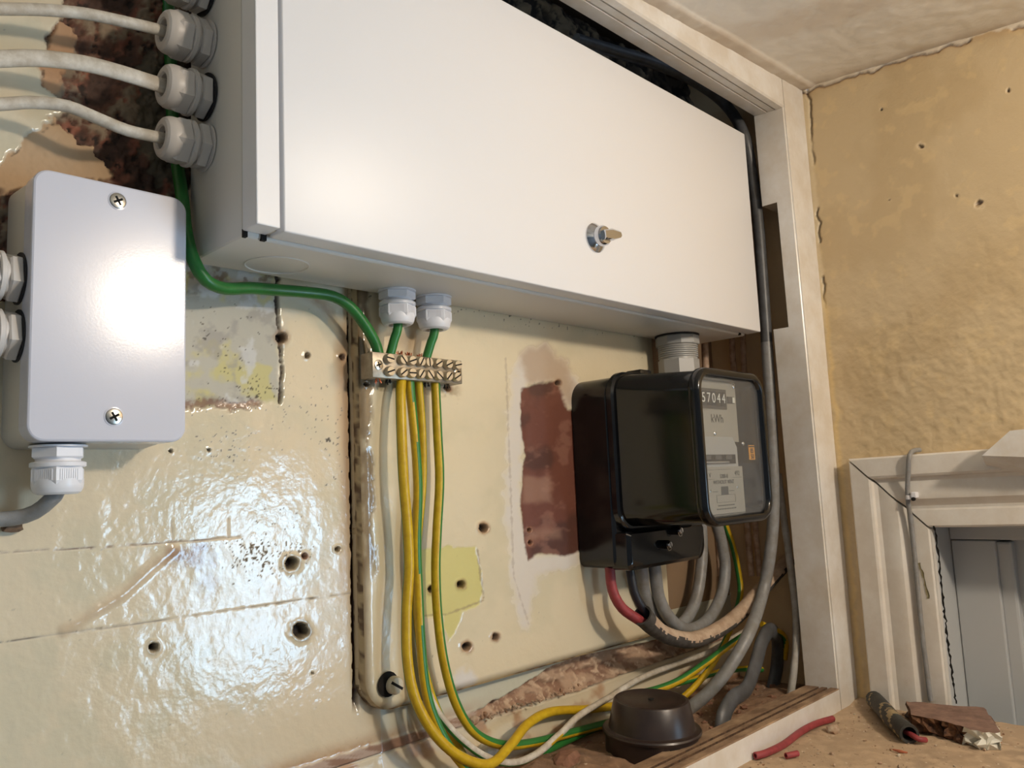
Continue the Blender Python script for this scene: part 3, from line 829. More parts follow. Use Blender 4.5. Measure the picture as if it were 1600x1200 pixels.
def crumbs(name, label, n, fn, seed, m, smin, smax, cat='rubble'):
    rng = np.random.RandomState(seed); bm = bmesh.new()
    for i in range(n):
        x, y, z = fn(rng); s = smin + (smax - smin) * rng.rand() ** 3
        r = bmesh.ops.create_icosphere(bm, subdivisions=1, radius=s, matrix=Matrix.Translation((x, y, z + s * 0.3)) @ Matrix.Rotation(rng.rand() * 6, 4, 'Z') @ Matrix.Diagonal((1, 0.5 + rng.rand() * 0.6, 0.5 + 0.3 * rng.rand(), 1)))
        for vv in r['verts']: vv.co += Vector(rng.randn(3) * s * 0.16)
    o = fin(name, bm, m, smooth=False); tag(o, label, cat, kind='stuff'); return o


crumbs('plaster_crumbs', 'pale plaster crumbs scattered over the dusty ledge', 420, lambda r: (0.72 + 0.31 * r.rand(), -0.175 - 0.25 * r.rand(), SHELF), 3, M_STONE, 0.0005, 0.0026)
crumbs('cupboard_rubble', 'brown rubble and grit on the cupboard floor', 260, lambda r: (0.52 + 0.5 * r.rand(), -0.118 + 0.112 * r.rand(), FLZ), 5, M_BRICKF, 0.0008, 0.0050)
crumbs('plaster_debris', 'loose plaster lumps along the broken wall edge under the board', 70, lambda r: (0.54 + 0.16 * r.rand(), -0.004 - 0.006 * r.rand(), -0.2225 + 0.006 * r.rand()), 8, M_STONE, 0.0006, 0.0030)


def rock(name, label, cat, p, dims, m, seed, rot=0.0):
    rng = np.random.RandomState(seed); bm = bmesh.new()
    bmesh.ops.create_icosphere(bm, subdivisions=2, radius=1.0)
    for vv in bm.verts:
        c = vv.co; k = 0.86 + 0.3 * rng.rand(); c *= k / max(abs(c.x), abs(c.y), abs(c.z)) ** 0.55
        vv.co = Vector((c.x * dims[0], c.y * dims[1], c.z * dims[2]))
    for vv in bm.verts: vv.co = Matrix.Rotation(rot, 3, 'Z') @ vv.co + Vector(p)
    return tag(fin(name, bm, m, smooth=False), label, cat)


rock('brick_fragment', 'orange-brown brick lump at the bottom edge beside the round brown box', 'brick', WZ(885, 1192, FLZ + 0.006), (0.020, 0.012, 0.010), M_BRICKF, 4, 0.5)
rock('plaster_lump', 'small cream stone lump at the left end of the broken plaster band', 'stone', W(741, 1126, -0.008), (0.006, 0.003, 0.004), M_STONE, 6, 0.2)
rock('plaster_lump', 'pale smooth stone half hidden behind the yellow earth cable loop', 'stone', W(762, 1172, -0.012), (0.014, 0.006, 0.008), M_CHALK, 7, 0.2)
rock('plaster_lump', 'grey plaster lump on the ledge beside the red wire', 'stone', WZ(1301, 1140, SHELF + 0.003), (0.007, 0.006, 0.005), M_STONE, 9, 0.2)

# ================================================================== ARCHITRAVE (trim_2) AND DOOR
ar = thing('trim_2', 'white moulded door architrave with open mitre on the yellow wall', None, (XR, -0.2, SHELF), kind='structure')
yo, zo = onp(1336, 717, 0, XR)[1], onp(1336, 717, 0, XR)[2]
yi = onp(1457, 810, 0, XR)[1]; ARW = yo - yi
pr = [(0.0, 0.0), (0.0, 0.020), (0.002, 0.022), (0.022, 0.0225), (0.0245, 0.021), (0.026, 0.017), (0.030, 0.0155), (0.036, 0.0165), (0.044, 0.0175), (0.050, 0.0165), (0.055, 0.0125),
      (0.058, 0.0105), (0.061, 0.0102), (0.063, 0.013), (0.066, 0.0135), (0.080, 0.0135), (0.082, 0.012), (0.082, 0.0)]
pr = [(d * ARW / 0.082, h) for d, h in pr]
bm = bmesh.new()
loft(bm, [[(XR - h, yo - d, zo - d - 0.0030) for d, h in pr], [(XR - h, yo - d, SHELF - 0.3) for d, h in pr]])
fin('side_moulding', bm, M_ARCH, ar, angle=25)
bm = bmesh.new()
tilt = 0.02
loft(bm, [[(XR - h, yo - d, zo - d) for d, h in pr], [(XR - h, -1.05, zo - d + tilt * 0.8) for d, h in pr]])
fin('head_moulding', bm, M_ARCH, ar, angle=25)
zi = zo - ARW
bm = bmesh.new()   # crack behind the mitre and along the back edge
bbox(bm, XR - 0.004, XR + 0.001, yo - ARW, yo - 0.001, zi, zo)
fin('mitre_backing', bm, M_DARK, ar, smooth=False)
def crack(parent, pts, w_, seed, name='paint_crack', m=None):
    rng = np.random.RandomState(seed); P = smooth_path(pts, 0.003); bm = bmesh.new(); prev = None
    for p in P:
        a = Vector(p) + Vector((0, rng.randn() * 0.0005, rng.randn() * 0.0005)); ww = w_ * (0.4 + rng.rand() * 1.1)
        d = Vector(P[-1] - P[0]).normalized(); q_ = d.cross(Vector((1, 0, 0))).normalized() * ww / 2
        row = [bm.verts.new(a + q_), bm.verts.new(a + Vector((0.0006, 0, 0))), bm.verts.new(a - q_)]
        if prev:
            bm.faces.new((prev[0], prev[1], row[1], row[0])); bm.faces.new((prev[1], prev[2], row[2], row[1]))
        prev = row
    return fin(name, bm, m or M_DARK, parent, smooth=False)


xc_ = XR - 0.0142
crack(ar, [onp(1460, 822, 0, xc_), onp(1466, 870, 0, xc_), onp(1476, 960, 0, xc_), onp(1486, 1040, 0, xc_), onp(1494, 1100, 0, xc_)], 0.0022, 3)
xc_ = XR - 0.0222
crack(ar, [onp(1366, 743, 0, xc_), onp(1420, 739, 0, xc_), onp(1500, 735, 0, xc_), onp(1620, 729, 0, xc_)], 0.0016, 4)
crack(ar, [onp(1436, 880, 0, XR - 0.0142), onp(1444, 905, 0, XR - 0.0142), onp(1450, 935, 0, XR - 0.0142)], 0.0022, 6, 'chipped_paint', mat('chip_olive', (126, 116, 82), 0.8))
# door lining, stop and door
dr = thing('door_1', 'grey-white panelled door set back inside the architrave', None, (XR + 0.03, -0.6, SHELF), kind='structure')
xl = onp(1500, 850, 1, yi)[0]
xl = min(max(xl, XR + 0.018), XR + 0.06)
bm = bmesh.new()
bbox(bm, XR - 0.004, xl + 0.06, yi + 0.0015, yi + 0.022, -1.9, zi - 0.0005, 0.001)
fin('lining', bm, M_DOOR, dr, smooth=False)
bm = bmesh.new(); bbox(bm, XR - 0.004, xl + 0.06, -1.0, yi + 0.002, zi - 0.0005, zi + 0.02, 0.001); fin('head_lining', bm, M_DOOR, dr, smooth=False)
ys2 = onp(1560, 900, 0, xl)[1]; zr = onp(1540, 843, 0, xl)[2]
bm = bmesh.new(); bbox(bm, xl, xl + 0.03, ys2, yi + 0.001, -1.9, zr - 0.0012, 0.0015); fin('stile', bm, M_DOOR, dr, smooth=False)
bm = bmesh.new(); bbox(bm, xl - 0.002, xl + 0.03, -0.98, yi + 0.001, zr, zi, 0.001); fin('top_rail', bm, M_DOOR, dr, smooth=False)
bm = bmesh.new(); bbox(bm, xl + 0.006, xl + 0.026, ys2 - 0.016, ys2 + 0.002, -1.9, zr - 0.003, 0.003); fin('panel_bead', bm, M_DOOR, dr, smooth=False)
bm = bmesh.new(); bbox(bm, xl + 0.02, xl + 0.04, -0.98, ys2 - 0.012, -1.9, zr, 0.001); fin('panel', bm, M_DOOR, dr, smooth=False)
bm = bmesh.new(); bbox(bm, xl + 0.041, xl + 0.06, -1.06, yi + 0.03, -1.9, zi + 0.03); fin('door_leak_block', bm, M_DOOR, dr, smooth=False)  # box added behind the door to block daylight leaking through

# white block screwed above the architrave
XB = XR - 0.050
pts_f = [onp(1534, 712, 0, XB), onp(1578, 673, 0, XB), onp(1660, 664, 0, XB), onp(1660, 716, 0, XB)]
XK = XR - 0.020
low = [onp(1541, 728, 0, XK), onp(1660, 752, 0, XK)]
bm = bmesh.new()
A_ = [bm.verts.new(p) for p in pts_f]; L_ = [bm.verts.new(p) for p in low]
back = [bm.verts.new((XR, p[1], p[2])) for p in pts_f[:3]]; Lb = [bm.verts.new((XR, p[1], p[2])) for p in low]
for f_ in ((A_[0], A_[1], A_[2], A_[3]), (A_[0], A_[3], L_[1], L_[0]), (A_[1], back[1], back[2], A_[2]), (A_[0], back[0], back[1], A_[1]),
           (L_[0], L_[1], Lb[1], Lb[0]), (A_[0], L_[0], Lb[0], back[0]), (A_[2], back[2], Lb[1], L_[1], A_[3]), (back[0], Lb[0], Lb[1], back[2], back[1])):
    bm.faces.new(f_)
tag(fin('wooden_block', bm, M_TRIM, smooth=False), 'white painted wooden block fixed over the architrave at the right edge', 'block')

# bell wire with clip over the architrave
xa = XR - 0.022
bw = [onp(1437, 703, 0, XR - 0.003), onp(1428, 704, 0, XR - 0.014), onp(1421, 712, 0, xa - 0.005), onp(1419, 740, 0, xa - 0.004), onp(1418, 775, 0, XR - 0.021), onp(1424, 820, 0, XR - 0.017),
      onp(1432, 900, 0, XR - 0.015), onp(1442, 1000, 0, XR - 0.015), onp(1454, 1095, 0, XR - 0.015)]
bw[-1] = tuple(bw[-1])
tag(tube('bell_wire', bw, 0.0027, M_GCAB, n=12), 'thin grey wire running over and down the door architrave', 'wire')
cc_ = onp(1420, 777, 0, XR - 0.022)
cl = thing('cable_clip', 'white nail-in cable clip holding the thin grey wire at the mitre', 'clip', tuple(cc_))
bm = bmesh.new()
arc = [(cc_[0] + 0.004 - 0.0055 * math.sin(a), cc_[1] + 0.0045 * math.cos(a), cc_[2]) for a in np.linspace(-0.3, math.pi + 0.3, 12)]
for (a, b, c), (a2, b2, c2) in zip(arc[:-1], arc[1:]):
    vs = [bm.verts.new(p) for p in ((a, b, c - .0025), (a2, b2, c2 - .0025), (a2, b2, c2 + .0025), (a, b, c + .0025))]
    m2 = [bm.verts.new((p.co.x - 0.0012, p.co.y * 1.0, p.co.z)) for p in vs]
    for k in range(4): bm.faces.new((vs[k], vs[(k + 1) % 4], m2[(k + 1) % 4], m2[k]))
    bm.faces.new(vs); bm.faces.new(m2)
bbox(bm, cc_[0] - 0.004, cc_[0] + 0.006, cc_[1] - 0.0095, cc_[1] - 0.0035, cc_[2] - 0.001, cc_[2] + 0.006, 0.001)
fin('clip_hook', bm, M_NYLONW, cl, smooth=False)
bm = bmesh.new(); lathe(bm, [(0.0022, 0), (0.0022, 0.003), (0.0001, 0.0035)], 12, frame_to((cc_[0] - 0.003, cc_[1] - 0.0065, cc_[2] - 0.002), (-1, 0, 0))); fin('clip_nail', bm, M_DARK, cl)

# ================================================================== ENCLOSURE
EX0, EX1, EZ0, EZ1, EY = 0.2630, 0.9550, 0.1765, 0.4395, -0.118
en = thing('electrical_enclosure', 'large white steel distribution enclosure with a chrome latch', 'enclosure', (0.6, -0.06, EZ0))
bm = bmesh.new()
bbox(bm, EX0 + 0.0006, EX1 - 0.0006, -0.0965, -0.0145, EZ0 - 0.0016, EZ1 - 0.0005, 0.0028, 3)
fin('body', bm, M_STEEL2, en, angle=20)
XD = W(444, 365, EY)[0]
XS = XD - 0.0022
bm = bmesh.new(); bbox(bm, EX0, XS, EY + 0.0008, -0.0975, EZ0 + 0.0022, EZ1, 0.0010, 2); fin('hinge_strip', bm, M_STEEL, en, angle=20)
bm = bmesh.new(); bbox(bm, XD, EX1, EY, -0.0982, EZ0 + 0.0004, EZ1, 0.0016, 3); fin('door', bm, M_STEEL, en, angle=20)
bm = bmesh.new(); bbox(bm, XS - 0.001, XD + 0.001, EY + 0.010, -0.098, EZ0 + 0.003, EZ1 - 0.003); fin('door_seam', bm, M_STEEL2, en, smooth=False)
for (x, w2) in ((0.2640, 0.0025), (0.2772, 0.0035), (0.938, 0.002)):
    bm = bmesh.new(); bbox(bm, x, x + w2, -0.0985, -0.0950, EZ0 - 0.0018, EZ0 + 0.004); fin('hinge_slot', bm, M_DARK, en, smooth=False)
# knockout
kp = WZ(395, 416, EZ0)
bm = bmesh.new(); Tk = frame_to((0.318, -0.047, EZ0 - 0.0014), (0, 0, -1))
kr = 0.0245
lathe(bm, [(kr, 0), (kr, 0.0007), (kr - 0.0007, 0.0010), (kr - 0.0014, 0.0007), (kr - 0.0014, 0.0001)], 48, Tk, cap0=False, cap1=False); fin('knockout_ring', bm, M_STEEL2, en)
# latch
lp_ = Vector(W(930, 372, EY)); la = fin('latch', (lambda b: (lathe(b, [(0.0148, 0), (0.0148, 0.0012), (0.0125, 0.0035), (0.0095, 0.0055), (0.0095, 0.006)], 36, frame_to(lp_, (0, -1, 0))), b)[1])(bmesh.new()), M_CHROME, en)
la['label'] = 'chrome quarter-turn latch'
bm = bmesh.new(); lathe(bm, [(0.0096, 0.0055), (0.0100, 0.007), (0.0100, 0.0115), (0.0086, 0.0135), (0.0001, 0.0138)], 30, frame_to(lp_, (0, -1, 0))); fin('latch_knob', bm, M_CHROME, la)
bm = bmesh.new()
wing = [(-0.007, 0.0035), (-0.007, -0.0035), (0.006, -0.0042), (0.017, -0.0022), (0.0195, 0.0), (0.0185, 0.0032), (0.006, 0.0048)]
cz, szn = math.cos(0.12), math.sin(0.12)
loft(bm, [[(lp_.x + a * cz - b * szn + 0.002, lp_.y - yy, lp_.z + (a * szn + b * cz) * sc_) for a, b in wing] for yy, sc_ in ((0.0075, 1.1), (0.009, 1.4), (0.0155, 1.35), (0.0172, 1.0))])
fin('latch_wing', bm, M_CHROME, la)


def gland(parent, p, d, s=1.0, m=None, roll=0.0, washer=True, ribs=True, label=None):
    m = m or M_NYLON
    T = frame_to(p, d, roll) @ Matrix.Scale(s, 4)
    bm = bmesh.new()
    # hex nut with chamfers
    hexr = lambda r, z, n=6: [T @ Vector((r * math.cos(2 * math.pi * k / n), r * math.sin(2 * math.pi * k / n), z)) for k in range(n)]
    loft(bm, [hexr(0.0150, 0.0012), hexr(0.0163, 0.0022), hexr(0.0163, 0.0075), hexr(0.0150, 0.0085)])
    lathe(bm, [(0.0130, 0.0080), (0.0130, 0.0112)], 28, T)
    g = fin('cable_gland', bm, m, parent, angle=25)
    if label: g['label'] = label
    bm = bmesh.new()
    lathe(bm, [(0.0150, 0.0105), (0.0162, 0.0112), (0.0162, 0.0136), (0.0152, 0.0142)], 36, T)
    loft(bm, [hexr(0.0152, 0.0135), hexr(0.0164, 0.0152), hexr(0.0164, 0.0225), hexr(0.0150, 0.0250)])
    if ribs:
        for k in range(6):
            a = 2 * math.pi * (k + 0.5) / 6
            for j in range(-4, 5):
                Tm = T @ Matrix.Rotation(a, 4, 'Z') @ Matrix.Translation((0.01418, j * 0.00135, 0.0188))
                vs = bbox(bm, -0.0003, 0.0004, -0.0004, 0.0004, -0.0034, 0.0034)
                for vv in vs: vv.co = Tm @ vv.co
    lathe(bm, [(0.0150, 0.0215), (0.0150, 0.0252), (0.0146, 0.0275), (0.0134, 0.0298), (0.0116, 0.0310), (0.0085, 0.0312), (0.0076, 0.0300), (0.0074, 0.026)], 36, T, cap0=True, cap1=False)
    fin('dome_cap', bm, m, g, angle=25)
    bm = bmesh.new(); lathe(bm, [(0.0075, 0.0265), (0.0001, 0.0266)], 24, T, cap0=False); fin('seal', bm, M_RUB, g)
    if washer:
        bm = bmesh.new(); lathe(bm, [(0.0160, 0.0), (0.0168, 0.0002), (0.0168, 0.0013), (0.0160, 0.0015)], 36, T); fin('washer', bm, M_RUB if washer == 'dark' else m, g)
    return g


GY = -0.0430
gz = [onp(312, -10, 0, EX0 - 0.003)[2], onp(312, 71, 0, EX0 - 0.003)[2], onp(312, 154, 0, EX0 - 0.003)[2], onp(308, 234, 0, EX0 - 0.003)[2]]
gy = [GY, GY, GY - 0.001, GY + 0.001]
for k, z in enumerate(gz):
    gland(en, (EX0, gy[k], z), (-1, 0.0, -0.02), 1.06, M_NYLON, 0.3 + 0.35 * k, washer='dark' if k in (0, 2) else True, ribs=False, label='grey-white side cable gland')
gb = [(W(621, 474, -0.034), 'left'), (W(678, 482, -0.034), 'right')]
GX = [W(621, 480, -0.034)[0], W(678, 487, -0.034)[0]]
for k, x in enumerate(GX):
    gland(en, (x, -0.034, EZ0 - 0.0015), (0, 0, -1), 1.0, M_NYLONW, 0.12, True, True, label='white ribbed cable gland under the enclosure')
# big grey coupler
bx = W(1060, 560, -0.048)[0]; T = frame_to((bx, -0.048, EZ0), (0, 0, -1))
bm = bmesh.new(); lathe(bm, [(0.0265, 0.0), (0.0275, 0.0008), (0.0275, 0.0030), (0.0265, 0.0036)], 48, T); big = fin('large_gland_washer', bm, M_RUB, en)
bm = bmesh.new()
oc = lambda r, z, n=10: [T @ Vector((r * math.cos(2 * math.pi * k / n + .2), r * math.sin(2 * math.pi * k / n + .2), z)) for k in range(n)]
loft(bm, [oc(0.0265, 0.0036), oc(0.0272, 0.0046), oc(0.0272, 0.0140), oc(0.0262, 0.0150)])
bg = fin('large_gland', bm, M_GREYPL, en, angle=20); bg['label'] = 'large grey threaded coupler under the enclosure'
bm = bmesh.new(); thr = [(0.0235, 0.0148)]
for k in range(6): thr += [(0.0246, 0.0160 + k * 0.0026), (0.0246, 0.0172 + k * 0.0026), (0.0233, 0.0178 + k * 0.0026)]
thr += [(0.0236, 0.034)]
lathe(bm, thr, 48, T); fin('thread', bm, M_GREYPL, bg, angle=25)
bm = bmesh.new(); loft(bm, [oc(0.0248, 0.0325, 8), oc(0.0252, 0.0335, 8), oc(0.0252, 0.062, 8), oc(0.0248, 0.063, 8)]); fin('coupler_body', bm, M_GREYPL, bg, angle=20)

# white cables into the side glands
def wpath(lst): return [W(u, v, y) for u, v, y in lst]


ge = lambda k: (EX0 - 0.020, gy[k], gz[k] - 0.001)
g_in = lambda k: (EX0 - 0.034, gy[k], gz[k] - 0.0015)
tag(tube('white_cable', wpath([(-90, 12, -0.036), (0, 14, -0.038), (60, 15, -0.041), (130, 21, -0.044), (190, 33, -0.047)]) + [g_in(1), ge(1)], 0.0040, M_WCAB), 'white cable into the highest fully visible side gland', 'cable', 'white cables at the top left')
tag(tube('white_cable', wpath([(-90, 96, -0.036), (0, 92, -0.038), (60, 91, -0.041), (130, 99, -0.044), (190, 114, -0.047)]) + [g_in(2), ge(2)], 0.0056, M_WCAB, flat=0.6), 'thick flat white cable into the middle side gland with dark washer', 'cable', 'white cables at the top left')
tag(tube('white_cable', wpath([(-90, 166, -0.036), (0, 163, -0.038), (50, 160, -0.040), (105, 166, -0.043), (155, 186, -0.046), (200, 204, -0.048)]) + [g_in(3), ge(3)], 0.0041, M_WCAB), 'white cable into the lowest side gland just above the grey box', 'cable', 'white cables at the top left')
tag(tube('white_cable', wpath([(-60, -90, -0.038), (60, -80, -0.041), (170, -55, -0.046)]) + [g_in(0), ge(0)], 0.0042, M_WCAB), 'white cable into the gland cut off by the top edge', 'cable', 'white cables at the top left')

# ================================================================== GREY JUNCTION BOX
JY = -0.050
jx0, jx1 = W(47, 470, JY)[0], W(291, 560, JY)[0]
jz0, jz1 = W(160, 690, JY)[2], W(160, 283, JY)[2]
jb = thing('junction_box', 'pale grey rectangular junction box with rounded lid at left', 'junction box', ((jx0 + jx1) / 2, -0.025, jz0))
bm = bmesh.new()
i_ = 0.0015
loft(bm, [ringy(jx0 - 0.001, jx1 - i_, jz0 - 0.002, jz1 + 0.0, 0.010, 0.0), ringy(jx0 + 0.0002, jx1 - i_, jz0 + 0.0005, jz1 - i_, 0.010, JY + 0.016)])
fin('body', bm, M_PVCB, jb)
bm = bmesh.new()
loft(bm, [ringy(jx0, jx1, jz0, jz1, 0.010, JY + 0.0165, 8), ringy(jx0, jx1, jz0, jz1, 0.010, JY + 0.0014, 8), ringy(jx0 + 0.0004, jx1 - 0.0004, jz0 + 0.0004, jz1 - 0.0004, 0.0096, JY + 0.0005, 8),
          ringy(jx0 + 0.0014, jx1 - 0.0014, jz0 + 0.0014, jz1 - 0.0014, 0.0086, JY, 8)])
fin('lid', bm, M_PVC, jb, angle=15)
for (u, v) in ((184, 314), (178, 651)):
    p = W(u, v, JY)
    bm = bmesh.new(); lathe(bm, [(0.0062, -0.0002), (0.0062, 0.0003), (0.0054, 0.0004)], 28, frame_to(p, (0, -1, 0)), cap1=False); s = fin('screw_recess', bm, M_PVC, jb)
    slot_screw(s, (p[0], p[1] - 0.0001, p[2]), 0.0052, 0.0010, 0.5, M_SCREW, 'lid_screw', cross=True)
for (u, v) in ((33, 434), (30, 524)):
    p = onp(u, v, 0, jx0); gland(jb, (jx0 + 0.0005, -0.0265, p[2]), (-1, 0, 0), 1.0, M_NYLON, 0.2, 'dark', False, label='grey-white gland on the side of the grey box')
gx_ = W(91, 715, -0.027)[0]
gland(jb, (gx_, -0.027, jz0 - 0.001), (0, 0, -1), 1.0, M_NYLONW, 0.35, True, True, label='white ribbed gland under the grey box')
tag(tube('grey_stub_cable', [(gx_, -0.027, jz0 - 0.018), (gx_, -0.027, jz0 - 0.030)] + wpath([(78, 782, -0.024), (55, 800, -0.016), (20, 810, -0.010), (-40, 812, -0.008), (-120, 806, -0.008)]), 0.0048, M_GCAB), 'dirty grey cable curling left from the gland under the grey box', 'cable')
rock('paint_lump', 'brown lump of old paint stuck under the dirty grey cable', 'debris', W(20, 824, -0.004), (0.006, 0.003, 0.003), mat('old_paint_lump', (134, 108, 84), 0.8, vcol=(96, 76, 60), vscale=120), 12)

# ================================================================== EARTH BAR
ex0, ex1, ez0, ez1 = 0.4155, 0.5185, 0.0958, 0.1180
ey0, ey1 = BY - 0.0025, -0.0335
eb = thing('earth_terminal_bar', 'nickel-plated earth terminal bar with two rows of slotted screws', 'terminal bar', ((ex0 + ex1) / 2, BY, ez0))
bm = bmesh.new(); bbox(bm, ex0, ex1, ey1, ey0, ez0, ez1, 0.0006, 2); fin('bar', bm, M_BRASS, eb)
bm = bmesh.new()
for x in (ex0 + 0.007, ex1 - 0.007):
    bm = bmesh.new(); lathe(bm, [(0.005, 0), (0.005, 0.003)], 20, frame_to((x, BY - 0.0005, (ez0 + ez1) / 2), (0, -1, 0))); fin('spacer', bm, M_BRASS, eb)
for x in (ex0 + 0.0063, ex1 - 0.0055): slot_screw(eb, (x, ey1, (ez0 + ez1) / 2), 0.0044, 0.0008, 0.3, M_SCREW, 'fixing_screw', cross=True)
tops = [(605, 560), (626, 560), (640, 560), (654, 562), (666, 564), (681, 566), (697, 566), (711, 568)]
bots = [(606, 582), (626, 582), (640, 582), (654, 583), (668, 584), (682, 585), (697, 586), (710, 587)]
for k, (u, v) in enumerate(tops):
    p = W(u, v, ey1); slot_screw(eb, (p[0], ey1, ez1 - 0.0052), 0.0044, 0.0052, [1.4, 0.7, 1.9, 2.6, 0.1, 2.1, 2.0, 1.8][k], M_SCRB, 'terminal_screw')
for k, (u, v) in enumerate(bots):
    p = W(u, v, ey1); slot_screw(eb, (p[0], ey1, ez0 + 0.0058), 0.0044, 0.0052, [1.9, 2.2, 1.6, 2.5, 0.7, 0.9, 2.4, 2.1][k], M_SCRB, 'terminal_screw')
rng = np.random.RandomState(3)
for (u, v, dz) in ((625, 552, 1), (641, 548, 1), (655, 551, 1), (590, 598, -1), (640, 597, -1), (606, 597, -1), (667, 600, -1), (698, 605, -1)):
    p = W(u, v, -0.026); bm = bmesh.new()
    for j in range(7):
        a = rng.rand() * 6.28; b = Vector((p[0] + 0.0018 * math.cos(a), p[1] + 0.0018 * math.sin(a), (ez1 - 0.002) if dz > 0 else (ez0 + 0.002)))
        lathe(bm, [(0.00045, 0), (0.00045, 0.005 + 0.002 * rng.rand())], 5, frame_to(b, (rng.randn() * .3, rng.randn() * .3, dz)))
    fin('wire_strands', bm, M_COPPER if dz > 0 or u in (590, 640) else M_DARK, eb)

# ================================================================== CABLES
def earth(g, c=0.35):
    g = Vector(g).normalized()
    return lambda n, s: 1 if n.dot(g) > c + 0.05 * math.sin(s * 40) else 0


MY = [M_EYEL, M_EGREEN]; MG = [M_EGREEN, M_EYEL]
xg = 0.2550
gpath = [WX(262, -60, xg), WX(264, 40, xg), WX(268, 120, xg), WX(270, 190, xg), WX(277, 255, xg), WX(285, 310, xg), WX(291, 365, xg), W(303, 408, -0.036), W(322, 438, -0.036), W(352, 451, -0.031), W(390, 450, -0.027), W(430, 453, -0.024),
         W(480, 457, -0.024), W(520, 463, -0.026), W(548, 480, -0.027), W(573, 512, -0.027), W(588, 540, -0.026), (W(592, 555, -0.026)[0], -0.026, ez1 - 0.004)]
tag(tube('green_earth_cable', gpath, 0.0048, M_GREEN), 'thick plain green earth cable from beside the enclosure to the terminal bar', 'cable')
for k, (x, ut) in enumerate(((GX[0], 607), (GX[1], 663))):
    xt = W(ut, 556, -0.026)[0]
    tag(tube('earth_link', [(x, -0.034, EZ0 - 0.012), (x, -0.034, EZ0 - 0.034), (x * .7 + xt * .3, -0.031, 0.133), (xt, -0.026, ez1 - 0.005)], 0.0041, MG, stripe=earth((0.5, 1, 0), 0.55)),
        ['short green earth wire from the left ribbed gland under the enclosure', 'short green earth wire from the right ribbed gland under the enclosure'][k], 'cable', 'short earth links')
er = 0.0040
def bar_in(u): return (W(u, 592, -0.026)[0], -0.026, ez0 + 0.004)


tag(tube('earth_cable', [bar_in(628)] + wpath([(626, 610, -0.030), (627, 660, -0.034), (630, 740, -0.036), (637, 830, -0.036), (639, 890, -0.036), (635, 960, -0.036), (637, 1035, -0.038), (650, 1095, -0.042), (680, 1148, -0.046),
    (720, 1183, -0.048), (765, 1194, -0.048), (797, 1165, -0.040), (825, 1131, -0.030), (862, 1112, -0.020), (920, 1108, -0.014), (985, 1100, -0.012)]), 0.0045, MY, stripe=earth((-0.2, 1, -0.4), 0.35)),
    'leftmost yellow earth cable looping at the bottom and crossing back up', 'cable', 'yellow and green earth cables')
tag(tube('earth_cable', [bar_in(640)] + wpath([(641, 610, -0.026), (648, 680, -0.027), (653, 760, -0.028), (651, 850, -0.029), (654, 930, -0.029), (658, 1010, -0.030), (666, 1080, -0.033), (682, 1130, -0.037), (705, 1172, -0.042), (740, 1215, -0.046)]),
    0.0042, MY, stripe=earth((0.7, -0.6, 0.35), 0.4)), 'yellow earth cable with green right edge second from the left', 'cable', 'yellow and green earth cables')
tag(tube('earth_cable', [bar_in(654)] + wpath([(655, 610, -0.024), (660, 680, -0.021), (660, 760, -0.020), (652, 850, -0.020), (650, 930, -0.020), (657, 1010, -0.021), (669, 1070, -0.022), (687, 1118, -0.024), (708, 1152, -0.03), (736, 1204, -0.036)]),
    0.0038, MG, stripe=earth((-0.6, -0.8, 0), 0.3)), 'half hidden green and yellow earth cable behind the yellow pair', 'cable', 'yellow and green earth cables')
tag(tube('earth_cable', [bar_in(680)] + wpath([(681, 612, -0.026), (684, 680, -0.028), (687, 750, -0.029), (683, 830, -0.030), (681, 890, -0.030), (684, 960, -0.030), (694, 1035, -0.030), (713, 1100, -0.030), (742, 1145, -0.030), (785, 1164, -0.028),
    (835, 1160, -0.024), (890, 1146, -0.020), (950, 1130, -0.014), (1010, 1112, -0.010)]), 0.0043, MY, stripe=earth((0.65, -0.5, 0.55), 0.5)), 'rightmost yellow and green earth cable sweeping right behind the round brown box', 'cable', 'yellow and green earth cables')
tag(tube('old_white_wire', wpath([(662, 1060, -0.018), (674, 1095, -0.026), (690, 1122, -0.034), (720, 1155, -0.040), (760, 1183, -0.042), (800, 1192, -0.042), (838, 1178, -0.040), (876, 1146, -0.036), (905, 1118, -0.032), (955, 1088, -0.028), (1000, 1060, -0.024), (1055, 1038, -0.022),
    (1105, 1020, -0.024), (1140, 1000, -0.028), (1165, 985, -0.03)]), 0.0033, [M_WCAB, M_EGREEN, M_EYEL], stripe=lambda n, s: (1 if (n.dot(Vector((-0.7, 0, -0.7))) > 0.45 and s < 0.17) else (2 if 0.185 < s < 0.205 and n.z < 0.2 else 0))), 'paint-whitened old earth wire snaking over the yellow cables', 'cable')
tag(tube('green_cable', wpath([(838, 1182, -0.020), (880, 1160, -0.018), (930, 1138, -0.014), (985, 1120, -0.010)]), 0.0038, M_GREEN), 'dull green cable lying on the rubble left of the round brown box', 'cable')
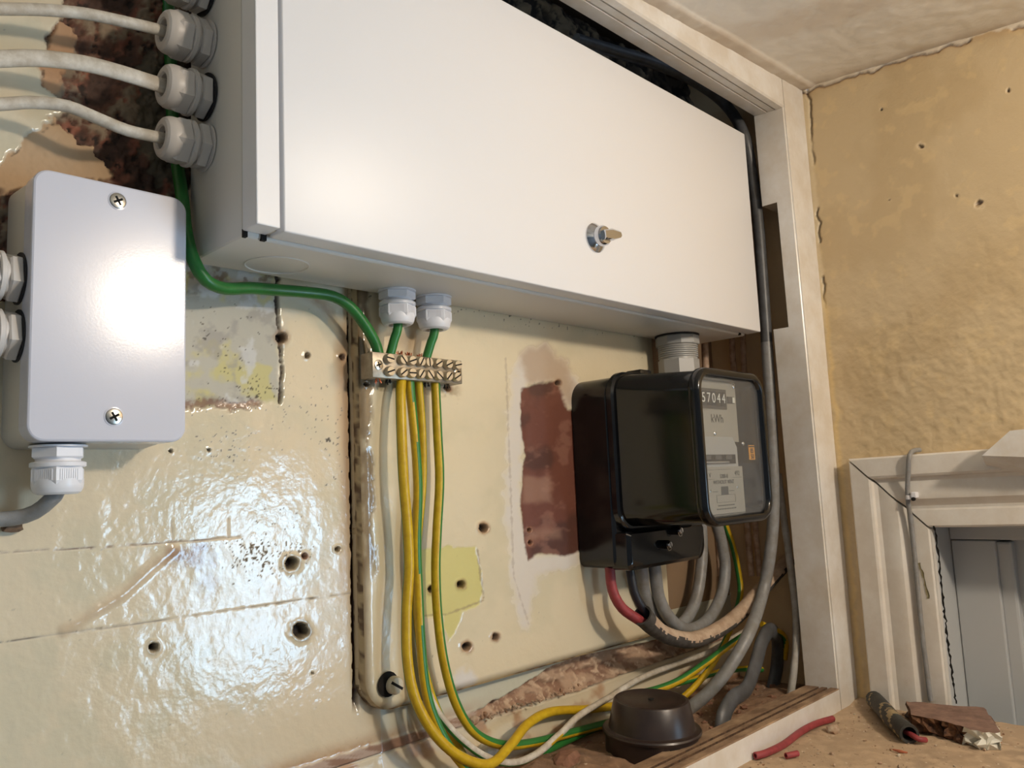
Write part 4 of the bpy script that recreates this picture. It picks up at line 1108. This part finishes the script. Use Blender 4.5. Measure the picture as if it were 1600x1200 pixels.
# earth cables in the right of the cupboard
tag(tube('earth_cable', wpath([(985, 1086, -0.030), (1020, 1079, -0.036), (1060, 1064, -0.044), (1100, 1038, -0.052), (1140, 1008, -0.060), (1175, 985, -0.066)]), 0.0042, MY, stripe=earth((-0.3, 0.2, 1), 0.25)), 'yellow and green earth cable rising right behind the round brown box', 'cable', 'yellow and green earth cables')
tag(tube('earth_cable', wpath([(1060, 1096, -0.040), (1085, 1073, -0.046), (1110, 1043, -0.050), (1128, 1012, -0.050), (1140, 985, -0.046), (1150, 955, -0.040)]), 0.0038, MY, stripe=earth((-0.8, 0.6, 0), 0.35)), 'yellow earth cable rising steeply under the painted sheathed cable', 'cable', 'yellow and green earth cables')
tag(tube('earth_cable', wpath([(1040, 1072, -0.030), (1085, 1061, -0.040), (1120, 1051, -0.050), (1160, 1045, -0.056), (1190, 1046, -0.06)]), 0.0036, MG, stripe=earth((0, -0.3, 1), 0.55)), 'green earth cable running level behind the grey cables', 'cable', 'yellow and green earth cables')
tag(tube('earth_cable', wpath([(1122, 770, -0.022), (1130, 810, -0.022), (1144, 850, -0.024), (1154, 895, -0.026), (1157, 925, -0.028), (1151, 955, -0.032), (1140, 985, -0.036)]), 0.0041, MY, stripe=earth((-1, 0.6, 0), 0.3)), 'yellow and green earth cable hanging right of the meter', 'cable', 'yellow and green earth cables')
tag(tube('earth_cable', wpath([(1190, 975, -0.075), (1205, 982, -0.080), (1222, 990, -0.082), (1228, 1004, -0.080), (1226, 1030, -0.075)]), 0.0036, MY, stripe=earth((0, 0.5, -1), 0.3)), 'stub of yellow earth cable beside the grey flat cable bend', 'cable', 'yellow and green earth cables')
# meter tails
tag(tube('red_tail', wpath([(951, 868, -0.046), (953, 890, -0.046), (957, 922, -0.048), (972, 950, -0.054), (1000, 970, -0.060), (1024, 986, -0.062)]), 0.0056, M_RED), 'dull red meter tail below the meter', 'cable')
tag(tube('black_tail', wpath([(980, 868, -0.054), (985, 892, -0.054), (991, 925, -0.057), (1004, 950, -0.060), (1026, 978, -0.062)]), 0.0050, M_BLACKC), 'black meter tail beside the red one', 'cable')
tag(tube('grey_tail', wpath([(1000, 866, -0.034), (1003, 895, -0.033), (1008, 930, -0.027), (1024, 966, -0.0225), (1048, 984, -0.0220), (1070, 970, -0.0220), (1086, 940, -0.022), (1094, 900, -0.021), (1097, 850, -0.020), (1092, 790, -0.022), (1080, 720, -0.03)]), 0.0074, M_GCAB),
    'inner grey meter tail looping up behind the meter', 'cable', 'grey meter tails')
tag(tube('grey_tail', wpath([(1020, 866, -0.040), (1024, 895, -0.040), (1030, 935, -0.038), (1048, 968, -0.039), (1075, 984, -0.039), (1106, 968, -0.037), (1127, 930, -0.034), (1133, 890, -0.032), (1128, 850, -0.031), (1115, 800, -0.032), (1095, 730, -0.036)]), 0.0074, M_GCAB),
    'outer grey meter tail looping wide to the right of the meter', 'cable', 'grey meter tails')


def crust(n, s):
    k = n.z - 0.5 * n.y * 0.3 - n.x * 0.25
    return 1 if k + 0.9 * (float(fbm(np.array(s * 130), np.array(n.z * 3 + n.x * 2 + 9), 91, 3)) - 0.5) > 0.12 and s > 0.012 else 0


sheath = [W(1003, 961, -0.064), W(1022, 980, -0.064), W(1045, 994, -0.064), W(1080, 1000, -0.064), W(1115, 988, -0.066), W(1150, 964, -0.070), W(1182, 930, -0.076), onp(1215, 893, 0, 1.018), onp(1235, 872, 0, 1.036)]
tag(tube('sheathed_cable', sheath, lambda t: 0.0092 + 0.0022 * max(0, 1 - t * 9), [M_SHEATH, M_SPLAT, M_DARK], stripe=crust, hollow=0.82, n=24, wob=0.04, step=0.0025), 'thick old sheathed cable crusted with beige paint entering the right wall', 'cable')
# big grey cable over the top and down the right side
xk = 0.985
gl = [W(900, 62, -0.035), W(960, 80, -0.045), W(1020, 98, -0.055), W(1080, 124, -0.065), W(1130, 160, -0.075), onp(1160, 205, 0, 0.975), onp(1174, 265, 0, xk), onp(1184, 340, 0, xk), onp(1191, 430, 0, xk), onp(1197, 520, 0, xk), onp(1203, 620, 0, xk), onp(1208, 720, 0, xk),
      onp(1209, 790, 0, xk - 0.002), onp(1204, 860, 0, xk - 0.010), onp(1192, 925, 0, xk - 0.022), W(1172, 985, -0.098), W(1140, 1042, -0.088), W(1105, 1084, -0.070), W(1070, 1112, -0.050)]
tag(tube('grey_cable', gl, 0.0074, [M_GCAB, M_DGCAB], stripe=lambda n, s: 1 if s < 0.62 else 0), 'long grey cable arching over the enclosure and down the right side', 'cable')
fl = [W(1128, 1145, -0.104), W(1131, 1118, -0.104), W(1145, 1092, -0.100), W(1166, 1076, -0.096), W(1180, 1040, -0.090), W(1190, 1004, -0.086), W(1203, 985, -0.082), W(1214, 1000, -0.074), W(1214, 1040, -0.068), W(1205, 1085, -0.066), W(1198, 1112, -0.066)]
tag(tube('flat_grey_cable', fl, 0.0098, [M_DGCAB], flat=0.55, n=18, fdir=(0.35, 0.92, 0)), 'flat dark grey cable bent in a tight loop at the right of the cupboard floor', 'cable')
wl = [onp(1216, 740, 0, 1.005), onp(1222, 790, 0, 1.004), onp(1233, 870, 0, 1.000), onp(1243, 950, 0, 0.996), onp(1244, 1005, 0, 0.990), onp(1240, 1050, 0, 0.985), onp(1235, 1088, 0, 0.980)]
tag(tube('pale_cable', wl, 0.0045, M_PALEC), 'pale grey cable dropping straight down beside the right jamb', 'cable')
for k, (u0, u1, x, r, lb) in enumerate(((1143, 1150, 1.020, 0.0042, 'pinkish old cable behind the meter, left of the close pair'), (1160, 1163, 1.022, 0.0038, 'pinkish old cable behind the meter, right of the close pair'), (1100, 1103, 0.972, 0.0048, 'grimy brown cable directly right of the grey coupler'))):
    tag(tube('old_cable', [onp(u0 - 3, 440, 0, x), onp(u0, 500, 0, x), onp(u0 + 2, 560, 0, x), onp(u1 + 4, 640, 0, x), onp(u1 + 12, 760, 0, x), onp(u1 + 24, 900, 0, x)], r, mat('old_pink_cable', (196, 168, 146), 0.6, vcol=(160, 130, 104), vscale=90)), lb, 'cable', 'old cables at the back')

# ================================================================== METER
mx0, mx1 = 0.700, 0.853
FYm = -0.162
BYm = BY - 0.0006
mt = thing('electricity_meter', 'black bakelite electricity meter with a clear glass front', 'meter', (0.78, BY, -0.095))
bm = bmesh.new()
loft(bm, [ringy(mx0, mx1, -0.094, 0.1120, (0.010, 0.010, 0.024, 0.024), BYm, 8), ringy(mx0, mx1, -0.094, 0.1120, (0.010, 0.010, 0.024, 0.024), -0.060, 8), ringy(mx0 + 0.003, mx1 - 0.003, -0.092, 0.1090, (0.010, 0.010, 0.022, 0.022), -0.064, 8)])
fin('base_case', bm, M_BAKE, mt)
zb, zt = -0.0505, 0.1150
bm = bmesh.new()
loft(bm, [ringy(mx0 + 0.000, mx1, zb - 0.004, zt + 0.000, 0.026, -0.062, 10), ringy(mx0 - 0.0015, mx1 + 0.0015, zb - 0.006, zt + 0.0015, 0.027, -0.064, 10), ringy(mx0 - 0.0015, mx1 + 0.0015, zb - 0.006, zt + 0.0015, 0.027, -0.070, 10),
          ringy(mx0 + 0.001, mx1 - 0.001, zb - 0.003, zt - 0.001, 0.025, -0.072, 10)])
fin('flange', bm, M_BAKEF, mt)
bm = bmesh.new()
a0, a1 = mx0 + 0.0035, mx1 - 0.0035; b0, b1 = mx0 + 0.0090, mx1 - 0.0085
loft(bm, [ringy(a0, a1, zb, zt - 0.002, 0.022, -0.068, 10), ringy(b0, b1, zb + 0.002, zt - 0.008, 0.022, -0.159, 10)], True, False)
fin('cover', bm, M_BAKEF, mt)
# bezel ring with rounded lip
def ringb(e, y, r, cham=False): return ringy(b0 - e, b1 + e, zb + 0.002 - e, zt - 0.008 + e, r + e, y - 0.010, 10)


bm = bmesh.new()
loft(bm, [ringb(0.0002, -0.149, 0.022), ringb(0.0022, -0.151, 0.022), ringb(0.0026, -0.156, 0.022), ringb(0.0014, -0.160, 0.022), ringb(-0.001, -0.1618, 0.022), ringb(-0.0040, -0.1618, 0.022), ringb(-0.0062, -0.160, 0.022), ringb(-0.0078, -0.156, 0.022), ringb(-0.0085, -0.150, 0.022), ringb(-0.0092, -0.120, 0.022)], False, False)
fin('bezel', bm, M_BAKEF, mt, angle=40)
gx0, gx1, gz0, gz1 = b0 + 0.0068, b1 - 0.0068, zb + 0.0088, zt - 0.0148
bm = bmesh.new(); loft(bm, [ringy(gx0, gx1, gz0, gz1, 0.016, -0.1670, 8), ringy(gx0, gx1, gz0, gz1, 0.016, -0.1655, 8)]); fin('glass', bm, M_GLASS, mt, smooth=False)
bm = bmesh.new(); loft(bm, [ringy(gx0 - 0.001, gx1 + 0.001, gz0 - 0.001, gz1 + 0.001, 0.016, -0.112, 8), ringy(gx0 - 0.001, gx1 + 0.001, gz0 - 0.001, gz1 + 0.001, 0.016, -0.110, 8)]); fin('inner_back', bm, M_PLATED, mt, smooth=False)
# dial plate (steel plate fills most of the window, cut around the rotor)
PY = -0.158
px0, px1 = gx0 + 0.001, gx0 + 0.089
zp0, zp1 = gz0 + 0.002, gz1 - 0.002
zdk0, zdk1 = WX(1130, 722, 0.78)[2], WX(1130, 684, 0.78)[2]
zdk0, zdk1 = 0.0085, 0.0345
dp = fin('dial_plate', (lambda b: (bbox(b, px0, px1, PY, PY + 0.0012, zdk1, zp1 - 0.0), bbox(b, px0, px1, PY - 0.0015, PY + 0.0012, zp0, zdk0), b)[2])(bmesh.new()), M_PLATE, mt, smooth=False)
bm = bmesh.new()   # chamfered mask around the rotor
cxm = (px0 + px1) / 2
loft(bm, [[(cxm - 0.030, PY - 0.0004, zdk1 + 0.005), (cxm + 0.030, PY - 0.0004, zdk1 + 0.005), (px1 - 0.006, PY - 0.0004, zdk1 - 0.006), (px1 - 0.006, PY - 0.0004, zdk0), (px0 + 0.004, PY - 0.0004, zdk0), (px0 + 0.004, PY - 0.0004, zdk1 - 0.006)],
          [(cxm - 0.030, PY + 0.0016, zdk1 + 0.005), (cxm + 0.030, PY + 0.0016, zdk1 + 0.005), (px1 - 0.006, PY + 0.0016, zdk1 - 0.006), (px1 - 0.006, PY + 0.0016, zdk0), (px0 + 0.004, PY + 0.0016, zdk0), (px0 + 0.004, PY + 0.0016, zdk1 - 0.006)]])
fin('rotor_opening', bm, M_GREYPL, dp, smooth=False)
bm = bmesh.new(); bbox(bm, px0 + 0.008, px1 - 0.012, PY - 0.0012, PY, zdk0 + 0.003, zdk0 + 0.0125); fin('rotor_slot', bm, M_DARK, dp, smooth=False)
bm = bmesh.new()
for k in range(3): bbox(bm, px0 + 0.014 + k * 0.021, px0 + 0.026 + k * 0.021, PY - 0.0016, PY - 0.0010, zdk0 + 0.0075, zdk0 + 0.0118)
fin('magnet_tab', bm, M_PLATED, dp, smooth=False)
bm = bmesh.new(); bbox(bm, px0 + 0.004, px1 - 0.030, PY - 0.004, PY - 0.001, zdk0 + 0.0035, zdk0 + 0.0055, 0.0004); fin('rotor_disc', bm, M_DISC, dp)
# register
rx0, rx1, rz0, rz1 = px0 + 0.0040, px0 + 0.066, zp1 - 0.0295, zp1 - 0.0085
bm = bmesh.new(); bbox(bm, rx0, rx1, PY - 0.0012, PY, rz0, rz1); rg = fin('register_window', bm, mat('register_black', (62, 58, 54), 0.5), dp, smooth=False)


def text(s, x, z, size, m, parent, y, name='print', cx=True, bold=0.0):
    cu = bpy.data.curves.new('t', 'FONT'); cu.body = s; cu.size = size; cu.align_x = 'CENTER' if cx else 'LEFT'; cu.align_y = 'CENTER'; cu.extrude = 0.00008; cu.offset = bold
    o = bpy.data.objects.new('t', cu); COL.objects.link(o); o.rotation_euler = (math.pi / 2, 0, 0); o.location = (x, y, z)
    bpy.context.view_layer.update()
    me = bpy.data.meshes.new_from_object(o.evaluated_get(bpy.context.evaluated_depsgraph_get()))
    me.transform(o.matrix_world); bpy.data.objects.remove(o); me.materials.clear()
    return link(name, me, m, parent)


dw = (rx1 - rx0 - 0.012) / 5
for k, ch in enumerate('57044'):
    xc = rx0 + 0.010 + dw * (k + 0.5)
    bm = bmesh.new(); bbox(bm, xc - dw * 0.42, xc + dw * 0.42, PY - 0.0019, PY - 0.0011, rz0 + 0.003, rz1 - 0.003, 0.0003); dg = fin('digit_wheel', bm, M_INK, rg, smooth=False)
    # slim white numerals
    text(ch, xc, (rz0 + rz1) / 2 + 0.0002, 0.0145, M_WHITEINK, rg, PY - 0.0021, 'numeral')
bm = bmesh.new(); bbox(bm, rx1 + 0.003, rx1 + 0.017, PY - 0.0012, PY, rz0 + 0.007, rz0 + 0.014); sm_ = fin('sub_dial', bm, M_PLATED, dp, smooth=False)
bm = bmesh.new(); bbox(bm, rx1 + 0.0125, rx1 + 0.0168, PY - 0.0016, PY - 0.001, rz0 + 0.0075, rz0 + 0.0135); fin('sub_dial_wheel', bm, M_WHITEINK, sm_, smooth=False)
text('kWh', px0 + 0.046, rz0 - 0.0105, 0.0125, M_INK, dp, PY - 0.0002)
yP = PY - 0.0017
for s, x, z, sz in (('240 V', px0 + 0.0146, zdk0 - 0.0085, 0.0070), ('5200-8', px0 + 0.0482, zdk0 - 0.0100, 0.0058), ('492', px0 + 0.0757, zdk0 - 0.0075, 0.0070), ('SX', px0 + 0.0069, zdk0 - 0.0165, 0.0056), ('WITHOUT VENT', px0 + 0.0473, zdk0 - 0.0160, 0.0056)):
    text(s, x, z, sz, M_INK, dp, yP)
bm = bmesh.new()
for (xa_, xb_, za_, zb_) in ((px0 + 0.0017, px0 + 0.0292, zdk0 - 0.0128, zdk0 - 0.0125), (px0 + 0.0654, px0 + 0.0860, zdk0 - 0.0118, zdk0 - 0.0115), (px0 + 0.0327, px0 + 0.0636, zdk0 - 0.0030, zdk0 - 0.0027), (px0 + 0.0034, px0 + 0.0292, zdk0 - 0.0032, zdk0 - 0.0029),
                             (px0 + 0.0310, px0 + 0.0688, zp0 + 0.0190, zp0 + 0.0193), (px0 + 0.0310, px0 + 0.0688, zp0 + 0.0115, zp0 + 0.0118), (px0 + 0.0310, px0 + 0.0312, zp0 + 0.0115, zp0 + 0.0193), (px0 + 0.0685, px0 + 0.0688, zp0 + 0.0115, zp0 + 0.0193),
                             (px0 + 0.0241, px0 + 0.0344, zdk0 - 0.0255, zdk0 - 0.0250), (px0 + 0.0568, px0 + 0.0671, zdk0 - 0.0255, zdk0 - 0.0250)):
    bbox(bm, xa_, xb_, yP - 0.0001, yP + 0.0002, za_, zb_)
bbox(bm, px0 + 0.0413, px0 + 0.0550, yP - 0.0002, yP + 0.0002, zdk0 - 0.0292, zdk0 - 0.0205)
for zz_, xa_, xb_ in ((zp0 + 0.0085, 0.033, 0.067), (zp0 + 0.0050, 0.030, 0.070)):
    for k in range(8): bbox(bm, px0 + xa_ + (xb_ - xa_) * k / 8, px0 + xa_ + (xb_ - xa_) * (k + 0.7) / 8, yP - 0.0001, yP + 0.0002, zz_ - 0.0006, zz_ + 0.0006)
fin('printed_rules', bm, M_PLATED, dp, smooth=False)
for (x, z) in ((px0 + 0.0206, zdk0 - 0.024), (px0 + 0.0748, zdk0 - 0.022), (px0 + 0.0387, zdk1 + 0.0085), (px0 + 0.0843, zp1 - 0.004), (px0 + 0.0963, zdk1 - 0.002)):
    bm = bmesh.new(); lathe(bm, [(0.0024, 0), (0.0024, 0.0008), (0.0014, 0.0016), (0.0001, 0.0018)], 16, frame_to((x, PY, z), (0, -1, 0))); fin('plate_screw', bm, M_CHROME, dp)
# right-hand side of the mechanism behind the glass
bm = bmesh.new(); bbox(bm, px1 + 0.004, gx1 - 0.004, -0.138, -0.114, zdk0 - 0.006, zp1 - 0.010, 0.002); fin('mechanism_frame', bm, mat('mechanism_grey', (98, 98, 96), 0.45), mt)
bm = bmesh.new(); bbox(bm, px1 + 0.002, gx1 - 0.006, -0.142, -0.114, zp0 + 0.003, zdk0 - 0.012, 0.003); fin('magnet_block', bm, mat('magnet_blue_grey', (110, 116, 124), 0.3, metal=0.4), mt)
# orange sticker inside the glass
sx, sz_ = WX(1174, 707, 0.85)[0], 0.0
stp = W(1174, 707, -0.1640)
bm = bmesh.new(); bbox(bm, stp[0] - 0.0062, stp[0] + 0.0062, -0.1646, -0.1640, stp[2] - 0.0078, stp[2] + 0.0078); stk = fin('sticker', bm, M_ORANGE, mt, smooth=False); stk['label'] = 'small orange sticker behind the glass'
bm = bmesh.new(); bbox(bm, stp[0] - 0.0062, stp[0] + 0.0062, -0.16475, -0.1645, stp[2] + 0.0056, stp[2] + 0.0070); fin('sticker_band', bm, M_INK, stk, smooth=False)
text('85', stp[0], stp[2] + 0.0016, 0.0072, M_INK, stk, -0.1649, bold=0.0001); text('50', stp[0], stp[2] - 0.0046, 0.0072, M_INK, stk, -0.1649, bold=0.0001)
# terminal cover
bm = bmesh.new()
tz0, tz1 = -0.0945, zb - 0.005
loft(bm, [ringy(mx0 + 0.002, mx1 - 0.001, tz0 - 0.0005, tz1, (0.006, 0.014, 0.003, 0.003), -0.056, 6), ringy(mx0 + 0.002, mx1 - 0.001, tz0 - 0.0005, tz1, (0.006, 0.014, 0.003, 0.003), -0.0765, 6), ringy(mx0 + 0.006, mx1 - 0.005, tz0 + 0.0035, tz1 - 0.002, (0.006, 0.014, 0.003, 0.003), -0.0800, 6)])
fin('terminal_cover', bm, M_BAKEF, mt)
for (u, v) in ((1061, 829), (1044, 851)):
    p = W(u, v, -0.086)
    bm = bmesh.new(); lathe(bm, [(0.0048, -0.008), (0.0048, 0.001), (0.0040, 0.002)], 18, frame_to(p, (0, -1, 0))); bs = fin('seal_boss', bm, M_BAKE, mt)
    slot_screw(bs, (p[0], p[1] - 0.001, p[2]), 0.0036, 0.0025, 0.4, M_CHROME, 'seal_screw')
    bm = bmesh.new(); hexp = [(p[0] + 0.0042 * math.cos(a), p[1] - 0.0015, p[2] - 0.002 + 0.0046 * math.sin(a)) for a in np.linspace(0, 2 * math.pi, 7)]
    for a, b in zip(hexp[:-1], hexp[1:]): lathe(bm, [(0.0004, 0), (0.0004, (Vector(b) - Vector(a)).length)], 6, frame_to(a, Vector(b) - Vector(a)))
    fin('seal_wire', bm, M_SCREW, bs)
# top lug
p = W(1012, 577, -0.045)
bm = bmesh.new()
bbox(bm, 0.768, 0.800, -0.064, BY - 0.006, 0.1110, 0.1190, 0.002); bbox(bm, 0.774, 0.796, -0.058, -0.036, 0.1175, 0.1250, 0.002)
fin('hanging_lug', bm, M_BAKE, mt)

# ================================================================== ROUND BROWN BOX
rc = WZ(1018, 1157, FLZ + 0.010)
rj = thing('round_junction_box', 'round brown bakelite junction box on the cupboard floor', 'junction box', (rc[0], rc[1], FLZ))
T = Matrix.Translation((rc[0], rc[1], FLZ - 0.003)) @ Matrix.Rotation(0.05, 4, 'X')
bm = bmesh.new()
lathe(bm, [(0.0455, 0.0), (0.0468, 0.004), (0.0468, 0.0225)], 56, T); fin('base', bm, M_BROWN, rj)
bm = bmesh.new()
lathe(bm, [(0.0468, 0.0222), (0.0494, 0.0228), (0.0498, 0.0248), (0.0488, 0.0264), (0.0445, 0.0268), (0.0436, 0.0275), (0.0382, 0.0525), (0.0370, 0.0540), (0.0345, 0.0546), (0.0336, 0.0540), (0.010, 0.0532), (0.0001, 0.0535)], 56, T, cap0=False)
fin('lid', bm, M_BROWN, rj)
bm = bmesh.new(); lathe(bm, [(0.003, 0.053), (0.003, 0.0542), (0.0001, 0.0546)], 16, T); fin('lid_screw', bm, M_DARK, rj)
for a in (-2.05, 0.6):
    bm = bmesh.new(); vs = bbox(bm, 0.0440, 0.0474, -0.0055, 0.0055, 0.0085, 0.0195)
    for vv in vs: vv.co = T @ (Matrix.Rotation(a, 4, 'Z') @ vv.co)
    fin('cable_notch', bm, M_DARK, rj, smooth=False)

# ================================================================== THINGS ON THE LEDGE
S = SHELF
tag(tube('red_wire', [WZ(1180, 1181, S + 0.0042), WZ(1196, 1177, S + 0.0042), WZ(1225, 1163, S + 0.0045), WZ(1252, 1143, S + 0.0048), WZ(1275, 1131, S + 0.0045), WZ(1301, 1123, S + 0.0042)], 0.0036, [M_RED, M_DARK], hollow=0.6), 'long red insulation offcut lying along the sill on the ledge', 'wire offcut')
tag(tube('red_wire_stub', [WZ(1228, 1181, S + 0.0036), WZ(1236, 1179.5, S + 0.0036), WZ(1246, 1177, S + 0.0036)], 0.0030, [M_RED, M_DARK], hollow=0.6), 'tiny red insulation stub in the dust below the long red offcut', 'wire offcut')
tag(tube('splinter', [WZ(1395, 1171, S + 0.0015), WZ(1406, 1174, S + 0.002), WZ(1418, 1176, S + 0.0012)], lambda t: 0.0016 * (1 - abs(t - 0.5)), mat('splinter_wood', (176, 104, 74), 0.8), flat=0.6), 'thin orange wood splinter on the dusty ledge', 'splinter')
sl = [WZ(1366, 1093, S + 0.0105), WZ(1380, 1108, S + 0.0105), WZ(1398, 1128, S + 0.0100), WZ(1421, 1147, S + 0.0095)]
slv = tag(tube('cable_sleeve', sl, 0.0098, [mat('black_sleeve', (62, 60, 54), 0.6, vcol=(40, 40, 38), vscale=60, bump=0.3, bscale=250), mat('sleeve_flake', (160, 140, 104), 0.8), M_DARK], hollow=0.72, n=20, step=0.003,
    stripe=lambda n, s: 1 if fbm(np.array(n.x * 2.2 + n.y * 1.3 + 5), np.array(s * 90 + n.z * 2), 77, 3) > 0.66 else 0), 'short black sheath offcut with flaking paint on the ledge', 'cable offcut')
rw = tube('red_core', [WZ(1412, 1142, S + 0.008), WZ(1424, 1148, S + 0.008), WZ(1436, 1155, S + 0.006), WZ(1446, 1156, S + 0.004)], 0.0028, M_RED, slv)
wf = tube('white_flake', [WZ(1429, 1156, S + 0.001), WZ(1438, 1157, S + 0.0015), WZ(1447, 1158, S + 0.001)], lambda t: 0.0022 * (1.1 - abs(t - 0.5)), M_CHALK, slv, flat=0.4)
# broken wood
zt_ = S + 0.018
top = [WZ(1416, 1096, zt_), WZ(1450, 1098, zt_), WZ(1490, 1103, zt_), WZ(1537, 1105, zt_), WZ(1551, 1124, zt_), WZ(1564, 1146, zt_ - 0.001), WZ(1534, 1144, zt_), WZ(1500, 1134, zt_), WZ(1465, 1124, zt_), WZ(1425, 1117, zt_)]
wd = thing('broken_wood', 'broken chunk of rotten wood with a white painted corner on the ledge', 'wood', (top[0][0] - 0.05, top[0][1] - 0.06, S))
cen = np.mean(np.array(top), 0)
rng = np.random.RandomState(21)
def sub(pts, n=5):
    o = []
    for a, b in zip(pts, pts[1:] + pts[:1]):
        for k in range(n): o.append(np.array(a) + (np.array(b) - np.array(a)) * k / n)
    return o


tp = sub(top); rings = []
for j, (zz, k, am) in enumerate(((0.0, 1.0, 0.0006), (-0.004, 0.985, 0.0020), (-0.008, 0.97, 0.0028), (-0.012, 0.985, 0.0028), (-0.0175, 0.95, 0.002))):
    rings.append([(cen[0] + (p[0] - cen[0]) * k + rng.randn() * am, cen[1] + (p[1] - cen[1]) * k + rng.randn() * am, p[2] + zz + rng.randn() * am * 0.4) for p in tp])
bm = bmesh.new(); loft(bm, rings[::-1])
bmesh.ops.recalc_face_normals(bm, faces=bm.faces)
pc = np.array(WZ(1550, 1156, S + 0.01))
for f in bm.faces:
    c = f.calc_center_median()
    if f.normal.z > 0.8 and c.z > S + 0.016: f.material_index = 1
    elif (c - Vector(pc)).length < 0.026: f.material_index = 2
fin('chunk', bm, [M_WOOD, M_WOODTOP, M_CHALK], wd, smooth=False)
